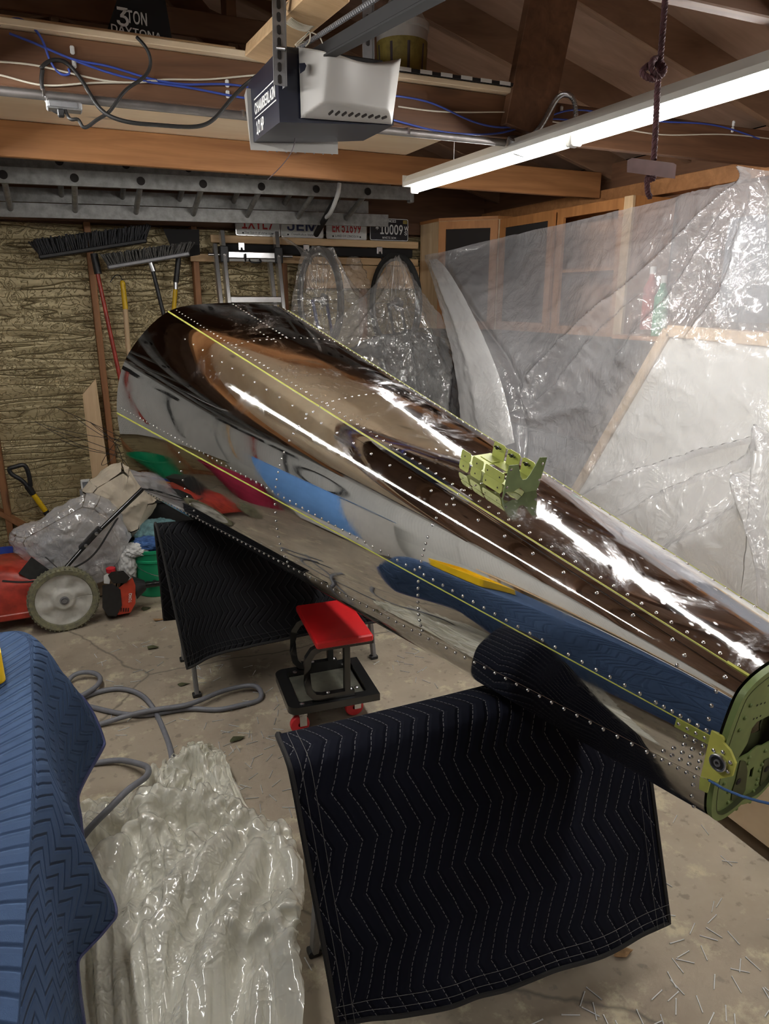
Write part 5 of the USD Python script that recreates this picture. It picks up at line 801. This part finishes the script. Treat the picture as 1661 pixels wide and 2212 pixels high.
# pull rope with wooden toggle
hy = 1.25; rp = thing('pull_rope', 'wine red rope with a knot and a wooden toggle hanging at the right', 'rope', tuple(ay(1420, 300, hy)))
def twist_rope(q, r, n): 
    P_ = spline(q, n); out = []
    for ph in (0, 2.09, 4.19):
        tg = np.gradient(P_, axis=0); tg /= np.linalg.norm(tg, axis=1)[:, None]; a = np.arange(n)*.55+ph; s_ = np.cross(tg, V(0.3, 1, .1)); s_ /= np.linalg.norm(s_, axis=1)[:, None]; u_ = np.cross(tg, s_); out.append(tube(P_+(np.cos(a)[:, None]*s_+np.sin(a)[:, None]*u_)*r*.5, r*.62, 6))
    return out
h_ = lambda a, b, dy=0: ay(a, b, hy+dy)
part(rp, 'rope', twist_rope([h_(1440, -40), h_(1432, 60), h_(1425, 140), h_(1421, 180), h_(1418, 240), h_(1412, 345)], .0058, 170), 'rope_wine'); part(rp, 'knot', twist_rope([h_(1424, 165), h_(1400, 168, -.01), h_(1388, 158, -.005), h_(1396, 145), h_(1418, 138, .008), h_(1435, 148, -.012), h_(1425, 165, -.012), h_(1408, 150, -.012), h_(1428, 135, .01), h_(1432, 152, .012), h_(1415, 160, .01)], .0058, 150), 'rope_wine')
pts_ = [(1355, 346), (1365, 341), (1455, 352), (1461, 356), (1458, 386), (1440, 384), (1410, 378), (1372, 370), (1354, 372)]; tg_ = hull([ay(*p, y) for p in pts_ for y in (hy-.013, hy+.013)]); part(rp, 'toggle', tg_, 'wine_wood', label='wine red wooden toggle'); part(rp, 'rope_tail', twist_rope([h_(1410, 372), h_(1403, 388, -.01), h_(1412, 385, -.012), h_(1402, 380), h_(1398, 400), h_(1400, 418), h_(1405, 427)], .0055, 70), 'rope_wine')

# ---------------------------------------------------------------- right side: cabinets, bikes and what stands behind the plastic
def cab_front(par, o, x, wdt, z0, z1, stile=.055, pane='dark_void', m='cab_wood'):
    """framed cabinet door: o on its lower left corner, x along it"""
    x = np.asarray(x, float)/np.linalg.norm(x); y = V(0, 0, 1); h = z1-z0; T = basis(V(o[0], o[1], z0), x, y)
    d = part(par, 'door', prism(Polygon([(.004, .004), (wdt-.004, .004), (wdt-.004, h-.004), (.004, h-.004)]).difference(Polygon([(stile, stile), (wdt-stile, stile), (wdt-stile, h-stile), (stile, h-stile)])), .019, T), m, label='wooden door frame'); part(d, 'panel', moved(prism(Polygon([(stile-.01, stile-.01), (wdt-stile+.01, stile-.01), (wdt-stile+.01, h-stile+.01), (stile-.01, h-stile+.01)]), .006, np.eye(4)), T @ trimesh.transformations.translation_matrix((0, 0, .003))), pane, label='dark inset panel')
CZ0, CZ1 = 1.42, 2.145
kc = thing('corner_cabinet', 'orange wood corner wall cabinet with a dark door panel set at an angle', 'cabinet', (2.85, 4.7, CZ0))
pc = Polygon([(2.53, 4.985), (2.53, 4.70), (2.83, 4.40), (3.13, 4.40), (3.13, 4.985)]); part(kc, 'carcass', prism(pc, CZ1-CZ0, basis((0, 0, CZ0), (1, 0, 0), (0, 1, 0))), 'pine_z'); part(kc, 'top_trim', prism(pc.buffer(.006).intersection(Polygon([(2, 4.402), (3.14, 4.402), (3.14, 4.99), (2, 4.99)])), .02, basis((0, 0, CZ1), (1, 0, 0), (0, 1, 0))), 'cab_wood_y')
dd = V(.3, -.3, 0)/math.hypot(.3, .3); nn_ = V(-1, -1, 0)/math.sqrt(2); o_ = V(2.53, 4.70, 0)+nn_*.001; cab_front(kc, o_, dd, .424, CZ0, CZ1)
k2 = thing('wall_cabinet', 'long orange wood wall cabinet with open dark doorways above the hung plastic', 'cabinet', (2.98, 3.76, CZ0)); part(k2, 'carcass', [box((2.852, 3.14, CZ0), (3.13, 3.158, CZ1)), box((2.852, 4.38, CZ0), (3.13, 4.398, CZ1)), box((2.852, 3.158, CZ0), (3.13, 4.38, CZ0+.018)), box((2.852, 3.158, CZ1-.018), (3.13, 4.38, CZ1)), box((3.115, 3.158, CZ0+.018), (3.13, 4.38, CZ1-.018)), box((2.87, 3.158, 1.78), (3.115, 4.38, 1.796))], 'cab_wood')
part(k2, 'end_stile', box((2.828, 3.135, CZ0), (2.85, 3.20, CZ1), .003), 'pine_z', label='paler end stile')
for y1, y0 in ((4.396, 3.80),): cab_front(k2, V(2.851, y1, 0), (0, -1, 0), y1-y0, CZ0, CZ1, .06)
fr = Polygon([(3.205, CZ0), (3.795, CZ0), (3.795, CZ1), (3.205, CZ1)]).difference(Polygon([(3.26, CZ0+.05), (3.735, CZ0+.05), (3.735, CZ1-.055), (3.26, CZ1-.055)])); part(k2, 'face_frame', prism(fr, .019, basis((2.851, 0, 0), (0, 1, 0), (0, 0, 1)) @ trimesh.transformations.translation_matrix((0, 0, -.0))), 'cab_wood')
bc_ = thing('base_cabinet', 'grey base cabinet behind the hung plastic sheet', 'cabinet', (2.9, 3.9, 0)); part(bc_, 'carcass', box((2.62, 2.75, .08), (3.13, 4.70, .88), .004), 'lit_grey'); part(bc_, 'plinth', box((2.66, 2.77, 0), (3.12, 4.68, .079)), 'black_matte'); part(bc_, 'worktop', box((2.58, 2.70, .881), (3.13, 4.74, .92), .004), 'purple_grey')
for k in range(4):
    y0 = 2.77+.48*k; d = part(bc_, 'door', box((2.60, y0, .10), (2.6195, y0+.47, .66), .004), 'lit_grey'); part(d, 'handle', rod((2.585, y0+.06, .50), (2.585, y0+.06, .60), .006), 'zinc'); d = part(bc_, 'drawer', box((2.60, y0, .67), (2.6195, y0+.47, .86), .004), 'lit_grey'); part(d, 'handle', rod((2.585, y0+.18, .77), (2.585, y0+.29, .77), .006), 'zinc')
single('backsplash_board', box((3.10, 2.70, .921), (3.125, 4.72, 1.41)), 'purple_grey', 'dark board on the wall between worktop and wall cabinet, behind plastic', 'board')
for nm, lb, px, m, sx in (('red_bottle', 'red bottle blurred behind the plastic sheet', (1405, 640), 'red_paint', .035), ('green_bottle', 'green bottle blurred behind the plastic sheet', (1428, 660), 'green_plastic', .033)):
    p = ax(*px, 2.72); t = thing(nm, lb, 'bottle', (p[0], p[1], p[2]-.16)); o = V(p[0], p[1], p[2]-.16); part(t, 'bottle_body', lathe([(0, 0), (sx, 0), (sx+.002, .01), (sx+.002, .20), (sx*.5, .24), (sx*.4, .27), (0, .27)], 20, o), m); part(t, 'cap', lathe([(sx*.42, .265), (sx*.42, .30), (0, .30)], 16, o), 'white_plastic')
p = ax(1415, 725, 2.72); single('bottle_shelf', box((2.62, p[1]-.55, p[2]-.022-.0), (3.13, p[1]+.2, p[2]-.0), .003), 'cab_wood_y', 'wood shelf carrying the red and green bottles behind the plastic', 'shelf')
single('storage_tote', box((2.62, 1.3, 1.5), (3.1, 2.35, 1.95), .03), 'lit_grey', 'large pale tote behind the crinkled plastic at the right edge', 'tote'); single('tote_shelf', box((2.58, 1.2, 1.475), (3.13, 2.45, 1.499)), 'cab_wood_y', 'shelf under the pale tote behind the plastic', 'shelf')
# leaning white panel in a pale wooden frame
pq = [(2.43, 1.49), (2.97, .62), (3.02, .02), (1.0, .02), (1.2, 1.455)]; pp = Polygon(pq); lp = thing('framed_panel', 'large white panel with a pale wooden frame leaning behind the plastic on the right', 'panel', (2.47, 2.0, 0)); TPn = basis((2.46, 0, 0), (0, 1, 0), (0, 0, 1))
inn_ = pp.buffer(-.028, join_style=2); part(lp, 'panel_face', moved(prism(inn_, .012), TPn), 'panel_white')
for (a, b) in zip(pq, pq[1:]+pq[:1]): part(lp, 'frame_bar', bar(V(2.462, a[0], a[1]), V(2.462, b[0], b[1]), .05, .03, (1, 0, 0), .004), 'pine_z')
part(lp, 'back_leg', bar(V(2.50, 1.75, 1.2), V(2.62, 1.75, .02), .03, .05), 'pine_z')
# bicycles hung by a wheel from the rail hooks
def bike(label, px, y, lean, frame_m):
    c = ay(px[0], px[1], y); e = V(-.10, 1, 0)/np.linalg.norm((-.1, 1, 0)); n_ = V(e[1], -e[0], 0); R = .335; t = thing('bicycle', label, 'bicycle', tuple(c)); c0 = V(*c)
    def wheel(c, nm):
        a = np.linspace(0, 2*np.pi, 64, endpoint=False); ring_ = lambda r: c+np.cos(a)[:, None]*e*r+np.sin(a)[:, None]*V(0, 0, 1)*r
        w = part(t, nm, tube(ring_(R-.02), .021, 10, closed=True), 'rubber', label='black tyre'); part(w, 'rim', tube(ring_(R-.048), .010, 8, closed=True), 'dull_alu'); part(w, 'spokes', [rod(c+n_*.03*(-1)**k, c+(e*math.cos(q)+V(0, 0, 1)*math.sin(q))*(R-.05), .0012, 4) for k, q in enumerate(np.linspace(0, 2*np.pi, 28, endpoint=False))], 'zinc', kind='stuff'); part(w, 'hub', rod(c-n_*.045, c+n_*.045, .018), 'zinc'); return w
    wheel(c0, 'front_wheel'); c1 = c0+V(0, 0, -1.02)+e*.02; wheel(c1, 'rear_wheel'); P2 = lambda a, b: c0+e*a+V(0, 0, b)
    part(t, 'fork', [tube([P2(0, 0)+n_*.05*s, P2(-.10, -.26)+n_*.045*s, P2(-.16, -.40)], .011, 8) for s in (-1, 1)], frame_m); hd, bb, st_ = P2(-.16, -.40), P2(.02, -.62), P2(-.42, -.72)
    part(t, 'frame', [rod(P2(-.20, -.48), bb, .018), rod(P2(-.17, -.42), st_, .016), rod(bb, st_, .017), rod(bb, c1, .010), rod(st_, c1, .009)], frame_m); part(t, 'handlebar', tube(spline([hd+n_*.3, hd+n_*.12+e*-.05, hd+e*-.06, hd-n_*.12+e*-.05, hd-n_*.3], 30), .012, 8), 'black_plastic'); part(t, 'saddle', hull([st_+V(0, 0, z)+e*a+n_*b for a, b, z in ((-.12, .02, .13), (-.12, -.02, .13), (-.12, .07, -.12), (-.12, -.07, -.12), (-.08, .05, -.12), (-.08, -.05, -.12), (-.09, 0, .12))]), 'black_plastic'); part(t, 'seat_post', rod(st_, st_+e*-.10, .013), 'zinc')
    part(t, 'chainring', lathe([(.02, -.004), (.085, -.004), (.09, 0), (.085, .004), (.02, .004)], 28, bb+n_*.05, n_), 'black_plastic'); part(t, 'sprocket', lathe([(.01, -.02), (.045, -.012), (.030, .02), (.01, .02)], 20, c0+n_*.035, n_), 'grey_steel'); return t
bike('bicycle hanging by its wheel under plastic, left of the two, nearer the silver ladder', (690, 648), 4.62, 0, 'navy_print'); bike('bicycle hanging by its wheel under the tent of clear plastic, right of the two', (852, 656), 4.62, 0, 'black_paint')
single('covered_machine', lump([(730, 760), (800, 735), (880, 715), (960, 735), (1000, 790), (1010, 1000), (990, 1130), (740, 1130), (715, 900)], 4.12, 4.24, 12, .02), 'black_plastic', 'dark machine standing under the tent of plastic below the bicycle', 'machine', smooth=True)

# ---------------------------------------------------------------- hung polythene
def sheet(rows, name, label, m, nr=110, nc=150, folds=(), wr=.012, seed=1, sc=4.5, kx=3, ky=3):
    """a smooth surface through a net of points, with gathered folds and creases"""
    Pn = np.array([[ax(u, v, d) if d < 3.2 else ay(u, v, d) for u, v, d in r] for r in rows]); r, c = Pn.shape[:2]; s0, s1 = np.linspace(0, 1, r), np.linspace(0, 1, c); S0, S1 = np.linspace(0, 1, nr), np.linspace(0, 1, nc)
    P = np.stack([RectBivariateSpline(s0, s1, Pn[..., k], kx=min(kx, r-1), ky=min(ky, c-1))(S0, S1) for k in range(3)], -1)
    a, b = np.gradient(P, axis=0), np.gradient(P, axis=1); n_ = np.cross(a, b); n_ /= np.linalg.norm(n_, axis=2)[..., None]+1e-12
    n_ *= np.sign(np.sum(n_*(CAM-P), -1))[..., None]
    g0, g1 = np.meshgrid(S0, S1, indexing='ij'); h = np.zeros((nr, nc)); p2 = shp_points(np.c_[(g1+.03*(fbm(np.stack([g1*4, g0*4, g0*0], -1), 3, seed)-.5)).ravel(), (g0+.03*(fbm(np.stack([g1*4, g0*4, g0*0+3], -1), 3, seed)-.5)).ravel()])
    for pl2, w, hh in folds: h += 1.15*hh*np.exp(-np.abs(distance(LineString(pl2), p2).reshape(nr, nc)/(w*1.2))**1.5)
    q = P*sc; h += wr*((1-np.abs(2*fbm(q, 3, seed)-1))**3-.35)+wr*.7*((1-np.abs(2*fbm(q*2.7+4, 3, seed+5)-1))**4-.25)
    P = P+n_*h[..., None]; return single(name, grid(P), m, label, 'plastic sheet', smooth=True)
A_rows = [[(918, 552, 2.47), (1010, 531, 2.60), (1100, 508, 2.74), (1250, 476, 2.74), (1400, 440, 2.70), (1530, 410, 2.62), (1661, 376, 2.55), (1800, 338, 2.50)],
 [(935, 600, 2.44), (1010, 590, 2.56), (1110, 575, 2.70), (1250, 550, 2.70), (1390, 520, 2.64), (1520, 490, 2.56), (1661, 470, 2.50), (1800, 450, 2.46)],
 [(960, 650, 2.40), (1030, 670, 2.46), (1130, 680, 2.56), (1240, 660, 2.60), (1370, 640, 2.54), (1510, 620, 2.49), (1661, 600, 2.44), (1800, 590, 2.40)],
 [(985, 740, 2.34), (1060, 760, 2.38), (1140, 770, 2.46), (1230, 760, 2.50), (1350, 750, 2.44), (1500, 740, 2.41), (1661, 740, 2.40), (1800, 740, 2.36)],
 [(1000, 850, 2.28), (1070, 870, 2.30), (1140, 880, 2.38), (1220, 880, 2.42), (1340, 880, 2.40), (1500, 880, 2.38), (1661, 880, 2.36), (1800, 880, 2.30)],
 [(1010, 980, 2.20), (1080, 990, 2.24), (1150, 1000, 2.32), (1230, 1010, 2.36), (1340, 1010, 2.36), (1500, 1010, 2.34), (1661, 1000, 2.26), (1800, 990, 2.20)],
 [(1020, 1120, 2.14), (1090, 1120, 2.18), (1160, 1130, 2.22), (1240, 1140, 2.26), (1350, 1130, 2.18), (1500, 1120, 2.08), (1661, 1110, 1.98), (1800, 1100, 1.92)],
 [(1030, 1330, 2.10), (1100, 1340, 2.12), (1180, 1350, 2.14), (1260, 1350, 2.08), (1360, 1350, 1.98), (1500, 1350, 1.90), (1661, 1350, 1.86), (1800, 1350, 1.84)]]
sheet(A_rows, 'plastic_sheet', 'big translucent plastic sheet hung along the cabinets on the right', 'film_haze', 150, 210, [([(.86, .0), (.62, .22), (.40, .42), (.30, .50)], .012, .045), ([(.86, .0), (.68, .28), (.58, .46)], .010, .035), ([(.86, .0), (.78, .30), (.72, .42)], .012, .03), ([(.86, .02), (.92, .35)], .014, .03), ([(.05, .1), (.16, .36), (.24, .52)], .014, -.04), ([(.24, .52), (.30, .58), (.42, .52), (.60, .30)], .012, .035), ([(.2, .60), (.34, .60), (.5, .57)], .008, .02), ([(.42, .84), (.62, .78), (.88, .68)], .022, .10), ([(.40, .92), (.62, .87), (.9, .77)], .025, .10), ([(.5, 1.), (.7, .94), (.92, .86)], .025, .09), ([(.24, .53), (.27, .62), (.25, .72)], .012, -.03), ([(.5, .72), (.56, .60), (.66, .48)], .01, .02), ([(.90, .98), (.88, .84), (.92, .70)], .02, .09)], .013, 3, 3.4)
B_rows = [[(926, 566, 2.42), (932, 563, 2.42), (938, 561, 2.42), (944, 560, 2.42)], [(945, 640, 2.34), (962, 636, 2.33), (980, 632, 2.33), (996, 630, 2.34)], [(972, 740, 2.27), (1000, 742, 2.25), (1028, 745, 2.25), (1054, 750, 2.27)], [(990, 850, 2.22), (1025, 850, 2.19), (1060, 850, 2.19), (1090, 852, 2.22)], [(1000, 1000, 2.18), (1040, 985, 2.15), (1080, 968, 2.15), (1112, 956, 2.18)]]
sheet(B_rows, 'plastic_flap', 'narrow doubled flap of milky plastic hanging at the left end of the big sheet', 'film_milky', 80, 30, [([(.3, 0), (.4, 1)], .08, .015)], .008, 9, 6)
C_rows = [[(836, 568, 4.28), (846, 560, 4.27), (858, 559, 4.27), (872, 566, 4.28)], [(785, 640, 4.22), (825, 640, 4.16), (880, 640, 4.16), (922, 645, 4.22)], [(715, 712, 4.18), (800, 716, 4.08), (890, 718, 4.06), (986, 748, 4.12)], [(722, 770, 4.08), (800, 790, 3.96), (900, 810, 3.93), (1002, 840, 4.0)], [(735, 870, 4.0), (815, 890, 3.90), (910, 920, 3.86), (1008, 950, 3.92)], [(750, 1010, 3.94), (825, 1020, 3.84), (915, 1060, 3.80), (1012, 1100, 3.84)]]
sheet(C_rows, 'plastic_sheet', 'clear plastic sheet draped like a tent over the right bicycle', 'film_clear', 130, 100, [([(.6, 0), (.62, .5), (.58, 1)], .018, .03), ([(.5, 0), (.42, .55), (.45, 1)], .018, .025), ([(.7, .05), (.85, .6)], .02, .02), ([(.4, .05), (.15, .55)], .02, .02), ([(.2, .58), (.4, .8), (.35, 1)], .02, .035), ([(.6, .62), (.75, .85)], .02, .035), ([(.9, .5), (.82, .8)], .02, .03)], .015, 14, 6)
D_rows = [[(652, 545, 4.30), (678, 536, 4.27), (706, 537, 4.27), (732, 560, 4.30)], [(640, 600, 4.28), (680, 592, 4.22), (720, 592, 4.22), (760, 615, 4.26)], [(630, 665, 4.26), (680, 662, 4.20), (725, 660, 4.20), (788, 650, 4.24)], [(632, 740, 4.24), (680, 745, 4.18), (735, 745, 4.18), (780, 730, 4.22)]]
sheet(D_rows, 'plastic_sheet', 'thin clear plastic bag pulled over the left bicycle wheel', 'film_thin', 80, 70, [([(.3, 0), (.2, .5)], .03, .02), ([(.75, 0), (.9, .6)], .03, .02), ([(.55, .1), (.5, .9)], .025, .015)], .012, 24, 8)
E_rows = [[(606, 510, 4.6), (616, 518, 4.6), (624, 527, 4.6)], [(640, 535, 4.5), (652, 538, 4.48), (662, 545, 4.5)], [(652, 560, 4.4), (668, 565, 4.38), (680, 570, 4.4)]]
sheet(E_rows, 'plastic_flap', 'wisp of clear plastic stretched from the ladder top to the left bicycle', 'film_thin', 40, 20, [], .008, 30, 9)
F_rows = [[(752, 560, 4.75), (765, 556, 4.74), (775, 566, 4.75)], [(742, 610, 4.7), (770, 605, 4.68), (795, 612, 4.7)], [(750, 650, 4.68), (772, 655, 4.66), (790, 640, 4.68)]]
sheet(F_rows, 'plastic_flap', 'small crumple of clear plastic between the two bicycles', 'film_clear', 40, 30, [], .02, 33, 10)
G_rows = [[(1640, 975, 1.88), (1665, 972, 1.84), (1720, 965, 1.80)], [(1628, 1120, 1.84), (1660, 1120, 1.80), (1720, 1115, 1.78)], [(1606, 1310, 1.80), (1645, 1310, 1.77), (1720, 1310, 1.76)]]
sheet(G_rows, 'plastic_flap', 'pale fold of plastic hanging nearest at the right edge of the picture', 'film_milky', 60, 30, [([(.1, 0), (.12, 1)], .04, .02)], .006, 41, 5)
# low wooden box under the tail
wbx = thing('wooden_platform', 'low pale plywood box on the floor under the tail at the right edge', 'box', (2.05, 1.3, 0)); part(wbx, 'side_panel', box((1.77, .4, .045), (1.79, 2.1, .36), .002), 'ply_pale'); part(wbx, 'lid', box((1.77, .4, .361), (2.15, 2.1, .38), .002), 'ply_pale'); part(wbx, 'plinth', box((1.83, .42, 0), (2.12, 2.08, .044)), 'black_matte'); part(wbx, 'end_panel', box((1.791, .4, .045), (2.15, .42, .36), .002), 'ply_pale'); part(wbx, 'end_panel', box((1.791, 2.08, .045), (2.15, 2.1, .36), .002), 'ply_pale')

# ---------------------------------------------------------------- the left side, seen only as reflections in the polished skin
def refl_box(name, label, cat_, lo, hi, m, b=.02): return single(name, box(lo, hi, b), m, label, cat_)
t = thing('cloth_covered_cart', 'cart under a pale blue cloth by the left wall, reflected in the tail cone', 'cart', (-1.8, 3.3, 0)); part(t, 'cart_body', box((-2.2, 2.95, .06), (-1.42, 3.65, 1.16), .01), 'white_plastic'); part(t, 'blue_cloth', [box((-2.22, 2.93, 1.161), (-1.40, 3.67, 1.18), .008), box((-1.415, 2.93, .35), (-1.40, 3.67, 1.16), .006)], 'shop_cloth_blue')
for x in (-2.1, -1.5):
    for y in (3.05, 3.55): part(t, 'wheel', lathe([(.006, -.012), (.028, -.012), (.03, 0), (.028, .012), (.006, .012)], 16, (x, y, .03), (1, 0, 0)), 'rubber')
def tubs(name, label, c, r, h, m): o = V(*c); t = thing(name, label, 'tub', c); part(t, 'tub_body', lathe([(0, 0), (r*.8, 0), (r, h), (r+.012, h), (r+.012, h+.012), (r-.012, h+.012), (r*.78, .015), (0, .015)], 32, o), m); return t
tubs('green_tub', 'green tub on the floor left of the mower, reflected in the tail cone', (-.95, 4.75, 0), .20, .34, 'green_plastic'); tubs('red_tub', 'dark red tub by the left wall, reflected in the tail cone', (-1.45, 4.15, 0), .27, .48, 'red_cloth')
for k, (y, m, lb) in enumerate(((4.75, 'pine_z', 'wooden-handled rake on the left pegboard'), (4.45, 'red_paint', 'red-handled tool on the left pegboard'), (4.1, 'black_plastic', 'black-handled tool on the left pegboard'))):
    t = thing('hanging_tool', lb, 'tool', (-2.44, y, 1.0)); part(t, 'shaft', rod((-2.44, y, .85), (-2.44, y+.08, 1.95), .016), m); part(t, 'tool_head', hull([(-2.46, y-.12+.08, 1.93), (-2.46, y+.28, 1.93), (-2.40, y-.05, 2.02), (-2.40, y+.2, 2.02), (-2.46, y+.02, 2.05)]), 'black_plastic')
t = thing('hose_coil', 'dark coiled hose hanging on the left pegboard', 'hose', (-2.42, 3.8, 1.5)); part(t, 'coil', [tube([(-2.42+.02*k, 3.75+.24*math.cos(a), 1.45+.28*math.sin(a)) for a in np.linspace(0, 2*np.pi, 40, endpoint=False)], .014, 8, closed=True) for k in range(3)], 'black_plastic')
t = thing('work_bench', 'wooden bench along the left wall, reflected in the tail cone', 'bench', (-2.2, 1.0, 0)); part(t, 'bench_top', box((-2.48, -.6, .84), (-1.85, 2.2, .88), .004), 'pine_y')
for y in (-.5, .8, 2.1):
    for x in (-2.42, -1.92): part(t, 'leg', box((x-.03, y-.03, 0), (x+.03, y+.03, .839), .003), 'pine_z')
refl_box('cardboard_box', 'brown cardboard box on the left bench', 'box', (-2.4, .3, .881), (-2.0, .8, 1.15), 'grey_cardboard', .004)
for x, m, lb in ((-1.15, 'pine_z', 'wooden-handled hoe on the pegboard at the back left, seen in the tail cone'), (-1.45, 'red_paint', 'red-handled saw pole on the pegboard at the back left, seen in the tail cone'), (-1.9, 'black_plastic', 'black tool on the pegboard at the back left, seen in the tail cone')):
    y = YB-.16; t = thing('hanging_tool', lb, 'tool', (x, y, .9)); part(t, 'shaft', rod((x, y, .8), (x+.06, y, 1.78), .015), m); part(t, 'tool_head', hull([(x-.06, y+.02, 1.76), (x+.20, y+.02, 1.76), (x-.02, y-.03, 1.86), (x+.15, y-.03, 1.86), (x+.05, y+.01, 1.90)]), 'black_plastic')
t = thing('hose_coil', 'grey coiled cord hanging on the pegboard at the back left', 'cord', (-1.05, YB-.16, 1.4)); part(t, 'coil', [tube([(-1.02+.15*math.cos(a)+.01*k, YB-.15-.02*k, 1.30+.22*math.sin(a)) for a in np.linspace(0, 2*np.pi, 40, endpoint=False)], .012, 8, closed=True) for k in range(2)], 'black_cable')
